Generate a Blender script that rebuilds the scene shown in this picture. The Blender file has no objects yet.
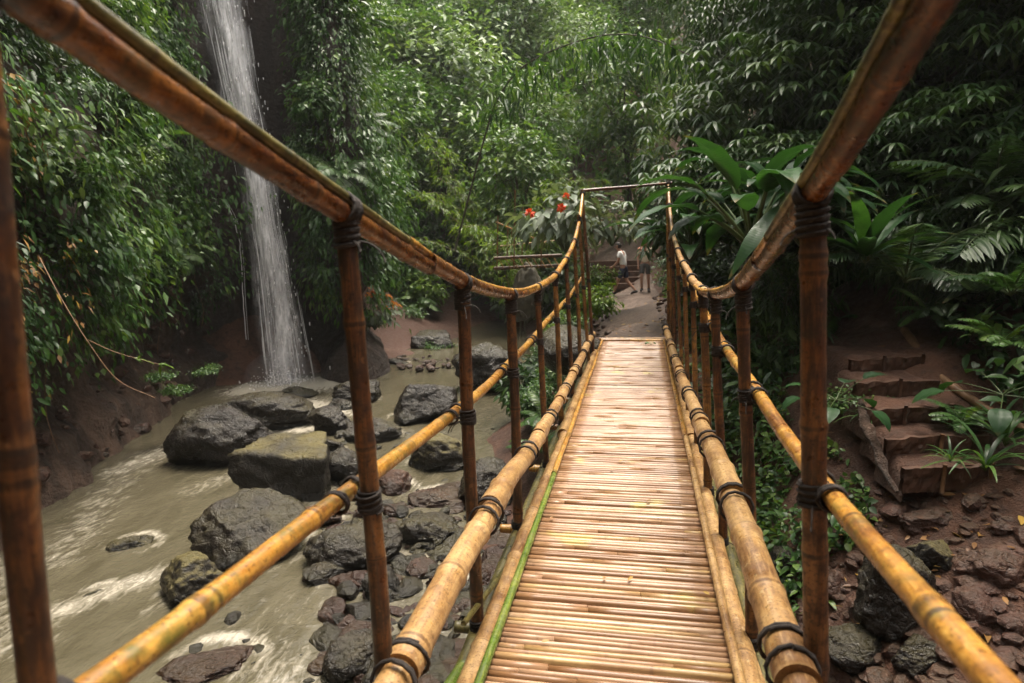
import bpy, bmesh, math, random
import numpy as np
from mathutils import Vector, Matrix
random.seed(7)
RNG = np.random.default_rng(7)
SC = bpy.context.scene
COL = SC.collection
rad = math.radians

# ------------------------------------------------------------------ survey of the place (camera station and sight lines)
FPX, YAW, PITCH, ROLL = 640.0, rad(11.4995), rad(9.2923), rad(1.8102)
CAM = np.array([.114, 0.0, 1.614])
_fw = np.array([-math.sin(YAW)*math.cos(PITCH), math.cos(YAW)*math.cos(PITCH), -math.sin(PITCH)])
_r = np.array([math.cos(YAW), math.sin(YAW), 0.]); _u = np.cross(_r, _fw)
_r2 = math.cos(ROLL)*_r - math.sin(ROLL)*_u
_u2 = math.sin(ROLL)*_r + math.cos(ROLL)*_u
def ray(u, v): return _fw + _r2*(u-512)/FPX - _u2*(v-341.5)/FPX
def at(u, v, D):                               # D metres ahead over the ground
    d = ray(u, v); return CAM + d*D/(-math.sin(YAW)*d[0]+math.cos(YAW)*d[1])
def at_ax(u, v, ax, val):
    d = ray(u, v); return CAM + d*(val-CAM[ax])/d[ax]
def at_z(u, v, z): return at_ax(u, v, 2, z)
LR = np.array([math.cos(YAW), math.sin(YAW)]); LF = np.array([-math.sin(YAW), math.cos(YAW)])
def ld(L, D):                                   # lateral / forward metres from the station -> world XY
    return CAM[0] + L*LR[0] + D*LF[0], CAM[1] + L*LR[1] + D*LF[1]
def to_ld(X, Y):
    x, y = X-CAM[0], Y-CAM[1]
    return x*LR[0]+y*LR[1], x*LF[0]+y*LF[1]

# ------------------------------------------------------------------ noise
def _hash(i, j, k, s):
    h = (i.astype(np.int64)*374761393 + j.astype(np.int64)*668265263 + k.astype(np.int64)*2147483647 + s*974634777) & 0xFFFFFFFF
    h = ((h ^ (h >> 13))*1274126177) & 0xFFFFFFFF
    h = ((h ^ (h >> 16))*2246822519) & 0xFFFFFFFF
    return ((h ^ (h >> 15)) & 0xFFFFFF)/float(0xFFFFFF)
def vnoise(P, s=0):
    P = np.asarray(P, float); I = np.floor(P).astype(np.int64); f = P-I; f = f*f*(3-2*f); out = 0
    for a in (0, 1):
        for b in (0, 1):
            for c in (0, 1):
                w = (f[..., 0] if a else 1-f[..., 0])*(f[..., 1] if b else 1-f[..., 1])*(f[..., 2] if c else 1-f[..., 2])
                out = out + w*_hash(I[..., 0]+a, I[..., 1]+b, I[..., 2]+c, s)
    return out*2-1
def fbm(P, oct=4, s=0):
    P = np.asarray(P, float); o = 0; a = 1.; t = 0
    for k in range(oct):
        o = o + a*vnoise(P*(2.03**k)+k*17.3, s+k); t += a; a *= .5
    return o/t
def unit(A):
    A = np.asarray(A, float); return A/np.maximum(np.linalg.norm(A, axis=-1, keepdims=True), 1e-9)

# ------------------------------------------------------------------ mesh building
class MB:
    def __init__(s): s.V = []; s.F3 = []; s.F4 = []; s.R = []; s.A = []; s.n = 0
    def add(s, V, F3=None, F4=None, rnd=0., along=None):
        V = np.asarray(V, float).reshape(-1, 3); n = len(V)
        if F3 is not None and len(F3): s.F3.append(np.asarray(F3, np.int64)+s.n)
        if F4 is not None and len(F4): s.F4.append(np.asarray(F4, np.int64)+s.n)
        s.V.append(V); s.R.append(np.broadcast_to(np.asarray(rnd, float), (n,)))
        s.A.append(np.broadcast_to(np.asarray(0. if along is None else along, float), (n,))); s.n += n
    def mesh(s, name, mat=None, smooth=True):
        V = np.concatenate(s.V); me = bpy.data.meshes.new(name)
        f3 = np.concatenate(s.F3) if s.F3 else np.zeros((0, 3), np.int64)
        f4 = np.concatenate(s.F4) if s.F4 else np.zeros((0, 4), np.int64)
        loops = np.concatenate([f3.ravel(), f4.ravel()]).astype(np.int32)
        starts = np.concatenate([np.arange(len(f3))*3, len(f3)*3+np.arange(len(f4))*4]).astype(np.int32)
        tot = np.concatenate([np.full(len(f3), 3), np.full(len(f4), 4)]).astype(np.int32)
        me.vertices.add(len(V)); me.vertices.foreach_set('co', V.astype(np.float32).ravel())
        me.loops.add(len(loops)); me.loops.foreach_set('vertex_index', loops)
        me.polygons.add(len(starts)); me.polygons.foreach_set('loop_start', starts); me.polygons.foreach_set('loop_total', tot)
        me.polygons.foreach_set('use_smooth', np.full(len(starts), bool(smooth)))
        for nm, arr in (('rnd', s.R), ('along', s.A)):
            a = me.attributes.new(nm, 'FLOAT', 'POINT'); a.data.foreach_set('value', np.concatenate(arr).astype(np.float32))
        me.update(calc_edges=True); me.validate()
        if mat: me.materials.append(mat)
        return me
    def build(s, name, mat, parent=None, smooth=True, loc=None):
        return link(name, s.mesh(name, mat, smooth), parent, loc)
def link(name, data, parent=None, loc=None):
    o = bpy.data.objects.new(name, data); COL.objects.link(o)
    if parent: o.parent = parent
    if loc is not None: o.location = loc
    return o
def tag(o, label=None, cat=None, group=None, kind=None):
    if label: o['label'] = label
    if cat: o['category'] = cat
    if group: o['group'] = group
    if kind: o['kind'] = kind
    return o
def thing(name, label, cat, loc=(0, 0, 0), rz=0, group=None, scale=1.):
    o = link(name, None); o.location = loc; o.rotation_euler = (0, 0, rz); o.scale = (scale,)*3
    o.empty_display_size = .1
    return tag(o, label, cat, group)
def dup(root, loc, rz=0., scale=1., label=None, group=None, tilt=(0, 0)):
    r = root.copy(); COL.objects.link(r); r.location = loc; r.rotation_euler = (tilt[0], tilt[1], rz)
    r.scale = (scale,)*3 if not hasattr(scale, '__len__') else scale
    if label: r['label'] = label
    if group: r['group'] = group
    elif 'group' in r: del r['group']
    for ch in list(root.children):
        c = ch.copy(); COL.objects.link(c); c.parent = r
        for g in list(ch.children):
            d = g.copy(); COL.objects.link(d); d.parent = c
    return r

def frames(P):
    P = np.asarray(P, float); T = unit(np.gradient(P, axis=0))
    ref = np.array([0, 0, 1.]) if abs(T[:, 2]).mean() < .8 else np.array([1., 0, 0])
    N = unit(np.cross(T, ref)); B = np.cross(N, T)
    return T, N, B
def tube(mb, P, R, seg=10, rnd=0., cap=True):
    P = np.asarray(P, float); n = len(P); R = np.asarray(R, float)
    R = np.interp(np.linspace(0, 1, n), np.linspace(0, 1, R.size), R) if R.size > 1 else np.broadcast_to(R, (n,))
    T, N, B = frames(P)
    th = np.arange(seg)*2*math.pi/seg
    V = P[:, None]+R[:, None, None]*(np.cos(th)[None, :, None]*N[:, None]+np.sin(th)[None, :, None]*B[:, None])
    s = np.concatenate([[0], np.cumsum(np.linalg.norm(np.diff(P, axis=0), axis=1))])
    i, j = np.meshgrid(np.arange(n-1), np.arange(seg), indexing='ij'); i = i.ravel(); j = j.ravel(); k = (j+1) % seg
    F = np.stack([i*seg+j, (i+1)*seg+j, (i+1)*seg+k, i*seg+k], 1)
    V = V.reshape(-1, 3); al = np.repeat(s, seg); F3 = []
    if cap:
        V = np.concatenate([V, P[:1], P[-1:]]); al = np.concatenate([al, s[:1], s[-1:]])
        c0, c1 = n*seg, n*seg+1; jj = np.arange(seg); kk = (jj+1) % seg
        F3 = np.concatenate([np.stack([np.full(seg, c0), jj, kk], 1), np.stack([np.full(seg, c1), (n-1)*seg+kk, (n-1)*seg+jj], 1)])
    mb.add(V, F3, F[:, ::-1], rnd, al)
def resample(P, step):
    P = np.asarray(P, float); s = np.concatenate([[0], np.cumsum(np.linalg.norm(np.diff(P, axis=0), axis=1))])
    m = max(2, int(s[-1]/step)+1); t = np.linspace(0, s[-1], m)
    return np.stack([np.interp(t, s, P[:, k]) for k in range(3)], 1), t
def smooth_curve(C, n=60):                      # Catmull-Rom through control points
    C = np.asarray(C, float); C = np.concatenate([[2*C[0]-C[1]], C, [2*C[-1]-C[-2]]]); out = []
    m = len(C)-3; per = max(2, n//m)
    for i in range(m):
        t = np.linspace(0, 1, per, endpoint=(i == m-1))[:, None]; a, b, c, d = C[i:i+4]
        out.append(.5*((2*b)+(-a+c)*t+(2*a-5*b+4*c-d)*t*t+(-a+3*b-3*c+d)*t**3))
    return np.concatenate(out)
def bamboo(mb, P, r0, r1=None, node=.3, seg=12, phase=0., wob=.004, rnd=0.):
    """a culm along P: slight taper and wander, a raised ring and a pinch at each node"""
    r1 = r0 if r1 is None else r1
    L = np.linalg.norm(np.diff(np.asarray(P, float), axis=0), axis=1).sum()
    Q, t = resample(P, .02 if L < 6 else .03)
    R = r0+(r1-r0)*t/max(t[-1], 1e-6)
    d = (t/node+phase+.12*np.sin(np.floor(t/node+phase)*5.3)) % 1.; d = np.minimum(d, 1-d)*node
    R = R*(1+.13*np.exp(-(d/.009)**2)+.03*np.exp(-(d/.05)**2))
    sd = rnd*97+phase*31
    Q = Q+wob*np.stack([vnoise(np.stack([t*1.7+sd, t*0+k*9, t*0], 1), 5) for k in range(3)], 1)
    tube(mb, Q, R, seg, rnd, True)
    # attribute 'along' counts nodes so the material can darken each node ring
    mb.A[-1] = np.concatenate([np.repeat(t/node+phase+.12*np.sin(np.floor(t/node+phase)*5.3), seg), [phase, t[-1]/node+phase]])

def box(mb, c, h, rnd=0., rot=None, bev=.0):
    s = np.array([[-1,-1,-1],[1,-1,-1],[1,1,-1],[-1,1,-1],[-1,-1,1],[1,-1,1],[1,1,1],[-1,1,1]], float)*np.asarray(h, float)
    if rot is not None: s = s @ np.asarray(rot).T
    mb.add(s+np.asarray(c, float), None, [[0,3,2,1],[4,5,6,7],[0,1,5,4],[1,2,6,5],[2,3,7,6],[3,0,4,7]], rnd)
def rotz(a): return np.array([[math.cos(a), -math.sin(a), 0], [math.sin(a), math.cos(a), 0], [0, 0, 1.]])

# leaves: one vectorised builder. shape = (t, half-width) stations along the midrib
def leaves(mb, P, Dr, Nr, L, W, droop=.25, fold=.25, simple=False, rnd=None, stations=((.3, .9), (.62, .85))):
    P = np.asarray(P, float); n = len(P); Dr = unit(Dr); Nr = np.asarray(Nr, float)
    S = unit(np.cross(Dr, Nr)); Nr = np.cross(S, Dr)
    L = np.broadcast_to(np.asarray(L, float), (n,))[:, None]; W = np.broadcast_to(np.asarray(W, float), (n,))[:, None]
    rnd = RNG.random(n) if rnd is None else np.broadcast_to(rnd, (n,))
    dr = np.array([0, 0, -1.])
    def rib(t): return P+Dr*L*t+dr*L*droop*t*t
    if simple:
        a, m, b = rib(0), rib(.45), rib(1.)
        l = m+S*W*.5+Nr*W*fold*.5; q = m-S*W*.5+Nr*W*fold*.5
        V = np.stack([a, l, b, q], 1).reshape(-1, 3); o = np.arange(n)[:, None]*4
        F = np.concatenate([o+np.array([0, 2, 1]), o+np.array([0, 3, 2])])
        mb.add(V, F, None, np.repeat(rnd, 4), np.tile([0, .5, 1, .5], n)); return
    (t1, w1), (t2, w2) = stations
    a, r1, r2, b = rib(0), rib(t1), rib(t2), rib(1.)
    pts = [a, r1, r2, b, r1+S*W*w1*.5+Nr*W*fold*.5, r2+S*W*w2*.5+Nr*W*fold*.45, r1-S*W*w1*.5+Nr*W*fold*.5, r2-S*W*w2*.5+Nr*W*fold*.45]
    V = np.stack(pts, 1).reshape(-1, 3); o = np.arange(n)[:, None]*8
    F3 = np.concatenate([o+np.array(x) for x in ([0, 1, 4], [2, 3, 5], [0, 6, 1], [2, 7, 3])])
    F4 = np.concatenate([o+np.array(x) for x in ([1, 2, 5, 4], [1, 6, 7, 2])])
    mb.add(V, F3, F4, np.repeat(rnd, 8), np.tile([0, .3, .6, 1, .3, .6, .3, .6], n))
def blade(mb, C, W, fold=.18, nw=2, wav=0., rnd=.5, notch=0., up=(0, 0, 1)):
    """one large leaf along the midrib curve C with half-width profile W(t)"""
    C = np.asarray(C, float); n = len(C); T = unit(np.gradient(C, axis=0))
    S = unit(np.cross(T, np.asarray(up, float)+1e-3)); N = np.cross(S, T); t = np.linspace(0, 1, n)
    rows = []
    for k in range(-nw, nw+1):
        x = k/nw; w = W(t)*(1-(notch*(.5+.5*np.sin(t*70+k)) if abs(k) == nw else 0))
        rows.append(C+S*(x*w)[:, None]+N*(abs(x)*w*fold+wav*W(t)*np.sin(t*23+k*1.3)*abs(x)-abs(x)**2*w*.12)[:, None])
    m = 2*nw+1; V = np.stack(rows, 1).reshape(-1, 3)
    i, j = np.meshgrid(np.arange(n-1), np.arange(m-1), indexing='ij'); i = i.ravel(); j = j.ravel()
    F = np.stack([i*m+j, i*m+j+1, (i+1)*m+j+1, (i+1)*m+j], 1)
    mb.add(V, None, F, rnd, np.repeat(t, m))
def arc(p, az, el, L, bend, n=12):
    """curve starting at p, heading az/el, drooping by bend radians over its length"""
    t = np.linspace(0, 1, n); e = el-bend*t
    d = np.stack([np.cos(az)*np.cos(e), np.sin(az)*np.cos(e), np.sin(e)], 1)*L/(n-1)
    return np.asarray(p, float)+np.concatenate([[[0, 0, 0]], np.cumsum(d[:-1], axis=0)])
def frond(mb, stem, p, az, el, L, bend, leaflet, width, k=22, sweep=.5, dr=.25):
    C = arc(p, az, el, L, bend, 16); tube(stem, C, np.linspace(.012, .003, 16)*max(L, .4), 5, .3, False)
    t = np.linspace(.14, .99, k); Q = np.stack([np.interp(t, np.linspace(0, 1, 16), C[:, i]) for i in range(3)], 1)
    T = unit(np.gradient(Q, axis=0)); S = unit(np.cross(T, [0, 0, 1.])); N = np.cross(S, T)
    prof = np.sin(np.pi*np.clip(t*.86+.12, 0, 1))**.6
    for sg in (1, -1):
        leaves(mb, Q, S*sg+T*sweep-N*.12+RNG.normal(0, .06, Q.shape), N+RNG.normal(0, .12, Q.shape), leaflet*prof, width, dr, .15, rnd=np.clip(RNG.normal(.5, .18)+RNG.normal(0, .1, k), 0, 1))

# ------------------------------------------------------------------ materials
def newmat(name):
    m = bpy.data.materials.new(name); m.use_nodes = True; nt = m.node_tree; nt.nodes.clear()
    return m, nt, nt.nodes.new('ShaderNodeOutputMaterial')
class G:
    """tiny node helper"""
    def __init__(s, nt): s.nt = nt
    def n(s, t, **kw):
        x = s.nt.nodes.new('ShaderNode'+t)
        for k, v in kw.items():
            if k[0] == '_': setattr(x, k[1:], v)
            else: x.inputs[k.replace('__', ' ')].default_value = v
        return x
    def l(s, a, b): s.nt.links.new(a, b)
    def attr(s, nm): x = s.n('Attribute'); x.attribute_name = nm; return x.outputs['Fac']
    def noise(s, vec, scale, detail=4., rough=.55, dist=0.):
        x = s.n('TexNoise', Scale=scale, Detail=detail, Roughness=rough, Distortion=dist)
        if vec is not None: s.l(vec, x.inputs['Vector'])
        return x.outputs['Fac']
    def ramp(s, fac, stops, interp='LINEAR'):
        x = s.n('ValToRGB'); cr = x.color_ramp; cr.interpolation = interp
        while len(cr.elements) > 1: cr.elements.remove(cr.elements[-1])
        for i, (p, c) in enumerate(stops):
            e = cr.elements[0] if i == 0 else cr.elements.new(p)
            e.position = p; e.color = (c[0], c[1], c[2], 1) if hasattr(c, '__len__') else (c, c, c, 1)
        s.l(fac, x.inputs['Fac']); return x.outputs['Color']
    def mix(s, f, a, b, mode='MIX'):
        x = s.n('Mix'); x.data_type = 'RGBA'; x.blend_type = mode
        for sock, v in ((x.inputs[0], f), (x.inputs[6], a), (x.inputs[7], b)):
            if hasattr(v, 'is_output'): s.l(v, sock)
            elif hasattr(v, '__len__'): sock.default_value = (v[0], v[1], v[2], 1)
            else: sock.default_value = v
        return x.outputs[2]
    def math(s, op, a, b=0., c=0.):
        x = s.n('Math'); x.operation = op
        for i, v in enumerate((a, b, c)):
            if hasattr(v, 'is_output'): s.l(v, x.inputs[i])
            else: x.inputs[i].default_value = v
        return x.outputs[0]
    def bump(s, h, strength=.3, dist=.01):
        x = s.n('Bump', Strength=strength, Distance=dist); s.l(h, x.inputs['Height']); return x.outputs['Normal']
    def bsdf(s, color, rough=.5, spec=.5, normal=None, **kw):
        x = s.n('BsdfPrincipled', **kw)
        for k, v in (('Base Color', color), ('Roughness', rough), ('Specular IOR Level', spec)):
            if hasattr(v, 'is_output'): s.l(v, x.inputs[k])
            elif hasattr(v, '__len__'): x.inputs[k].default_value = (v[0], v[1], v[2], 1)
            else: x.inputs[k].default_value = v
        if normal is not None: s.l(normal, x.inputs['Normal'])
        return x.outputs[0]

def leaf_mat(name, cols, rough=.34, transl=.28, spec=.28):
    m, nt, out = newmat(name); g = G(nt); r = g.attr('rnd')
    oi = g.n('ObjectInfo').outputs['Random']
    f = g.math('ADD', g.math('MULTIPLY', r, .75), g.math('MULTIPLY', oi, .25))
    n = len(cols); c = g.ramp(f, [((i+.5)/n, x) for i, x in enumerate(cols)])
    geo = g.n('NewGeometry'); nz = g.noise(geo.outputs['Position'], 9., 3.)
    c = g.mix(.5, c, g.ramp(nz, [(.3, .55), (.7, 1.35)]), 'MULTIPLY')
    p = g.bsdf(c, rough, spec)
    t = g.n('BsdfTranslucent'); g.l(g.mix(1., c, (1.5, 1.6, .6), 'MULTIPLY'), t.inputs['Color'])
    mx = g.n('MixShader', Fac=transl); g.l(p, mx.inputs[1]); g.l(t.outputs[0], mx.inputs[2]); g.l(mx.outputs[0], out.inputs[0])
    return m
def bamboo_mat(name, base, dark, pale, moss=(.10, .13, .02), mossamt=.35, rough=.33, nodecol=(.05, .03, .015), axis='y', streak=.6):
    m, nt, out = newmat(name); g = G(nt)
    tc = g.n('TexCoord').outputs['Object']; al = g.attr('along'); rn = g.attr('rnd')
    off = g.n('CombineXYZ'); g.l(rn, off.inputs[0])
    va = g.n('VectorMath'); va.operation = 'MULTIPLY_ADD'; g.l(off.outputs[0], va.inputs[0]); va.inputs[1].default_value = (37, 0, 0); g.l(tc, va.inputs[2]); P = va.outputs[0]
    mp = g.n('Mapping'); mp.inputs['Scale'].default_value = (1, .09, 1) if axis == 'y' else (1, 1, .09); g.l(P, mp.inputs['Vector']); Q = mp.outputs[0]
    big = g.noise(P, 4.2, 5., .65); mid = g.noise(P, 17., 5., .68); fine = g.noise(P, 110., 3.); st = g.noise(Q, 46., 5., .7); st2 = g.noise(Q, 130., 3., .6)
    wn = g.n('TexWhiteNoise'); wn.noise_dimensions = '1D'; g.l(g.math('ADD', g.math('FLOOR', al), g.math('MULTIPLY', rn, 57.)), wn.inputs['W'])
    c = g.ramp(g.math('MULTIPLY_ADD', g.math('SUBTRACT', wn.outputs['Value'], .5), .22, big), [(.36, dark), (.48, base), (.62, pale)])
    c = g.mix(g.ramp(st, [(.42, 0.), (.6, streak)]), c, dark)
    c = g.mix(g.ramp(st2, [(.48, 0.), (.64, .5)]), c, pale)
    c = g.mix(g.ramp(mid, [(.48, 0.), (.6, streak)]), c, dark)
    c = g.mix(g.ramp(g.math('ADD', g.math('MULTIPLY', g.noise(P, 5.5, 6., .75), .65), g.math('MULTIPLY', mid, .35)), [(.58-.12*mossamt, 0.), (.7-.1*mossamt, min(.9, mossamt*2.))]), c, moss)
    c = g.mix(g.ramp(fine, [(.56, 0.), (.66, .75)]), c, (dark[0]*.5, dark[1]*.5, dark[2]*.5))
    c = g.mix(g.ramp(g.noise(P, 38., 2.), [(.66, 0.), (.71, .28)]), c, (min(.6, pale[0]*1.5), min(.55, pale[1]*1.7), min(.5, pale[2]*2.2)))
    fr = g.math('FRACT', al); d = g.math('MINIMUM', fr, g.math('SUBTRACT', 1., fr))
    ringf = g.math('MULTIPLY', g.ramp(d, [(.0, .85), (.010, .75), (.018, 0.)]), g.ramp(mid, [(.3, .35), (.6, 1.)])); pale_r = g.ramp(d, [(.018, .0), (.022, .35), (.06, 0.)])
    c = g.mix(pale_r, c, pale); c = g.mix(ringf, c, nodecol)
    wet = g.ramp(mid, [(.3, rough*.55), (.7, min(1, rough*1.8))])
    nm = g.bump(g.math('ADD', g.math('MULTIPLY', st, 1.5), g.math('MULTIPLY', mid, 1.5)), .35, .004)
    g.l(g.bsdf(c, wet, .5, nm), out.inputs[0]); return m
def rock_mat(name, a, b, moss=.5, rough=.42, mosscol=(.075, .075, .022)):
    m, nt, out = newmat(name); g = G(nt); geo = g.n('NewGeometry'); P = geo.outputs['Position']
    n1 = g.noise(P, 3., 6., .65); n2 = g.noise(P, 18., 5., .7); n3 = g.noise(P, 1.3, 4.)
    c = g.ramp(n1, [(.3, a), (.7, b)]); c = g.mix(g.ramp(n2, [(.45, 0.), (.7, .6)]), c, (b[0]*1.6, b[1]*1.5, b[2]*1.4))
    lv = g.n('SeparateXYZ'); g.l(P, lv.inputs[0]); wl = g.ramp(g.math('MULTIPLY_ADD', n1, .25, g.math('ADD', lv.outputs[2], 2.1)), [(.16, 1.), (.24, 0.)]); c = g.mix(g.math('MULTIPLY', wl, .75), c, (a[0]*.6, a[1]*.6, a[2]*.6))
    sep = g.n('SeparateXYZ'); g.l(geo.outputs['Normal'], sep.inputs[0])
    up = g.ramp(g.math('MULTIPLY_ADD', g.math('SUBTRACT', n1, .5), .9, sep.outputs[2]), [(.35, 0.), (.75, 1.)])
    mf = g.math('MULTIPLY', g.math('MULTIPLY', up, g.ramp(n3, [(.35, 0.), (.6, 1.)])), moss)
    c = g.mix(mf, c, g.mix(n2, mosscol, (mosscol[0]*1.9, mosscol[1]*1.6, mosscol[2]*1.6)))
    vor = g.n('TexVoronoi', Scale=3.5); vor.feature = 'DISTANCE_TO_EDGE'
    wp = g.n('VectorMath'); wp.operation = 'MULTIPLY_ADD'; g.l(g.n('TexNoise', Scale=4.).outputs['Color'], wp.inputs[0]); wp.inputs[1].default_value = (.4,)*3; g.l(P, wp.inputs[2]); g.l(wp.outputs[0], vor.inputs['Vector'])
    h = g.math('ADD', g.math('ADD', g.math('MULTIPLY', n2, .6), g.math('MULTIPLY', n1, 1.2)), g.math('MULTIPLY', g.ramp(vor.outputs['Distance'], [(0., 0.), (.06, 1.)]), .12))
    r = g.ramp(n2, [(.35, rough*.7), (.65, min(.95, rough*1.8))])
    c = g.mix(1., c, (.58, .55, .52), 'MULTIPLY')
    g.l(g.bsdf(c, g.math('MULTIPLY', r, g.math('SUBTRACT', 1., g.math('MULTIPLY', wl, .6))), .42, g.bump(h, .9, .06)), out.inputs[0]); return m
def plain(name, c, rough=.6, var=.25, scale=12., bumps=.2, spec=.4):
    m, nt, out = newmat(name); g = G(nt); tc = g.n('TexCoord').outputs['Object']; n = g.noise(tc, scale, 5.)
    col = g.mix(1., c, g.ramp(n, [(.25, 1-var), (.75, 1+var)]), 'MULTIPLY')
    g.l(g.bsdf(col, rough, spec, g.bump(n, bumps, .01)), out.inputs[0]); return m

M = {}
M['gold'] = bamboo_mat('bamboo_gold', (.36, .162, .026), (.13, .048, .013), (.50, .27, .058), (.085, .09, .016), .55, .28, (.05, .03, .015), 'y', .42)
M['tan'] = bamboo_mat('bamboo_tan', (.34, .19, .066), (.13, .058, .02), (.46, .29, .125), (.2, .17, .05), .1, .34, (.1, .05, .02), 'y', .45)
M['red'] = bamboo_mat('bamboo_red', (.105, .036, .012), (.028, .012, .007), (.22, .095, .03), (.03, .032, .01), .25, .36, (.02, .012, .008), 'z', .8)
M['rail'] = bamboo_mat('bamboo_rail', (.085, .025, .0095), (.026, .011, .007), (.22, .085, .022), (.04, .04, .01), .3, .25, (.03, .015, .008))
M['green'] = bamboo_mat('bamboo_green', (.085, .14, .014), (.05, .075, .012), (.2, .22, .04), (.2, .2, .03), .3, .3, (.12, .12, .03))
M['olive'] = bamboo_mat('bamboo_olive', (.085, .07, .018), (.035, .032, .012), (.2, .16, .05), (.05, .07, .012), .3, .35)
M['post_gold'] = bamboo_mat('bamboo_post', (.19, .08, .02), (.06, .025, .01), (.31, .155, .04), (.05, .055, .012), .25, .33, (.03, .015, .008), 'z', .7)
M['lash'] = plain('palm_fibre_lashing', (.022, .016, .013), .8, .5, 60., .6)
M['wood'] = plain('wet_dark_wood', (.075, .038, .024), .5, .5, 9., .5)
M['bark'] = plain('mossy_bark', (.05, .042, .026), .75, .5, 11., .6)
M['log'] = plain('fallen_log_bark', (.16, .085, .04), .6, .5, 14., .6)
M['stem'] = plain('green_stem', (.05, .075, .02), .45, .3, 10., .2)
M['litter'] = leaf_mat('dead_leaf', [(.10, .045, .018), (.2, .1, .03), (.32, .2, .04)], .45, .1)
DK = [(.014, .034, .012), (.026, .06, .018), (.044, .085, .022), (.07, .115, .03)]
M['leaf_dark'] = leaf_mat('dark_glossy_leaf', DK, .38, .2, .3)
M['leaf_mid'] = leaf_mat('mid_green_leaf', [(.017, .042, .013), (.034, .08, .021), (.06, .122, .029), (.115, .175, .04)], .36)
M['leaf_pale'] = leaf_mat('pale_green_leaf', [(.05, .092, .036), (.085, .145, .052), (.12, .19, .07), (.165, .225, .095)], .42)
M['leaf_lime'] = leaf_mat('lime_green_leaf', [(.05, .095, .014), (.085, .15, .02), (.14, .2, .03)], .36, .35)
M['leaf_big'] = leaf_mat('broad_glossy_leaf', [(.016, .045, .014), (.028, .072, .019), (.045, .105, .026)], .4, .25, .26)
def veined(name, cols, rough, transl):
    m, nt, out = newmat(name); g = G(nt); r = g.attr('rnd'); al = g.attr('along'); P = g.n('TexCoord').outputs['Object']
    c = g.ramp(r, [(.1, cols[0]), (.5, cols[1]), (.9, cols[2])]); v = g.math('SINE', g.math('ADD', g.math('MULTIPLY', al, 190.), g.math('MULTIPLY', g.noise(P, 3.), 6.)))
    v = g.math('MULTIPLY_ADD', v, .5, .5); c = g.mix(g.math('MULTIPLY', v, .14), c, (cols[0][0]*.7, cols[0][1]*.7, cols[0][2]*.7))
    c = g.mix(g.ramp(g.noise(P, 5., 5.), [(.4, 0.), (.7, .7)]), c, (cols[0][0]*.8, cols[0][1]*.9, cols[0][2])); br = g.math('MULTIPLY', g.ramp(al, [(.86, 0.), (1., 1.)]), g.ramp(g.noise(P, 14., 4.), [(.42, 0.), (.55, 1.)])); c = g.mix(br, c, (.13, .08, .025))
    p = g.bsdf(c, g.ramp(g.noise(P, 22., 4.), [(.35, rough*.7), (.65, rough*1.3)]), .24, g.bump(v, .16, .004)); t = g.n('BsdfTranslucent'); g.l(g.mix(1., c, (1.5, 1.6, .6), 'MULTIPLY'), t.inputs['Color'])
    mx = g.n('MixShader', Fac=transl); g.l(p, mx.inputs[1]); g.l(t.outputs[0], mx.inputs[2]); g.l(mx.outputs[0], out.inputs[0]); return m
M['leaf_big'] = veined('broad_veined_leaf', [(.012, .036, .012), (.022, .066, .017), (.04, .105, .025)], .42, .28)
M['leaf_silver'] = leaf_mat('silvery_leaf', [(.08, .11, .07), (.13, .16, .11), (.19, .22, .16)], .38, .2)
M['flower'] = leaf_mat('red_petal', [(.55, .05, .02), (.7, .1, .03)], .5, .2)
M['flower_orange'] = leaf_mat('orange_leaf', [(.42, .12, .02), (.55, .2, .03)], .5, .2)

# deck slats
m, nt, out = newmat('split_bamboo_deck'); g = G(nt); tc = g.n('TexCoord').outputs['Object']; rn = g.attr('rnd')
mp = g.n('Mapping'); mp.inputs['Scale'].default_value = (2.2, 40, 40); g.l(tc, mp.inputs['Vector'])
off = g.n('CombineXYZ'); g.l(g.math('MULTIPLY', rn, 91.), off.inputs[0]); va = g.n('VectorMath'); g.l(mp.outputs[0], va.inputs[0]); g.l(off.outputs[0], va.inputs[1])
fib = g.noise(va.outputs[0], 1.2, 6., .7); blot = g.noise(tc, 3.5, 5., .65); spk = g.noise(tc, 55., 3., .7)
c = g.ramp(rn, [(.0, (.15, .075, .032)), (.2, (.27, .155, .072)), (.6, (.37, .227, .14)), (.88, (.455, .31, .2)), (1., (.40, .265, .11))])
c = g.mix(g.ramp(fib, [(.42, 0.), (.68, .75)]), c, (.165, .075, .03))
c = g.mix(g.ramp(blot, [(.46, 0.), (.62, .62)]), c, (.21, .105, .05))
c = g.mix(g.ramp(spk, [(.63, 0.), (.73, .85)]), c, (.10, .05, .03))
c = g.mix(g.ramp(g.noise(tc, 2.1, 3.), [(.63, 0.), (.7, .6)]), c, (.40, .33, .06))
fr = g.math('FRACT', g.attr('along')); dd = g.math('MINIMUM', fr, g.math('SUBTRACT', 1., fr))
c = g.mix(g.math('MULTIPLY', g.ramp(dd, [(.0, .6), (.014, .5), (.024, 0.)]), g.ramp(blot, [(.35, .1), (.65, 1.)])), c, (.15, .08, .045))
g.l(g.bsdf(c, g.ramp(blot, [(.3, .26), (.7, .5)]), .5, g.bump(fib, .3, .004)), out.inputs[0]); M['deck'] = m

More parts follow.
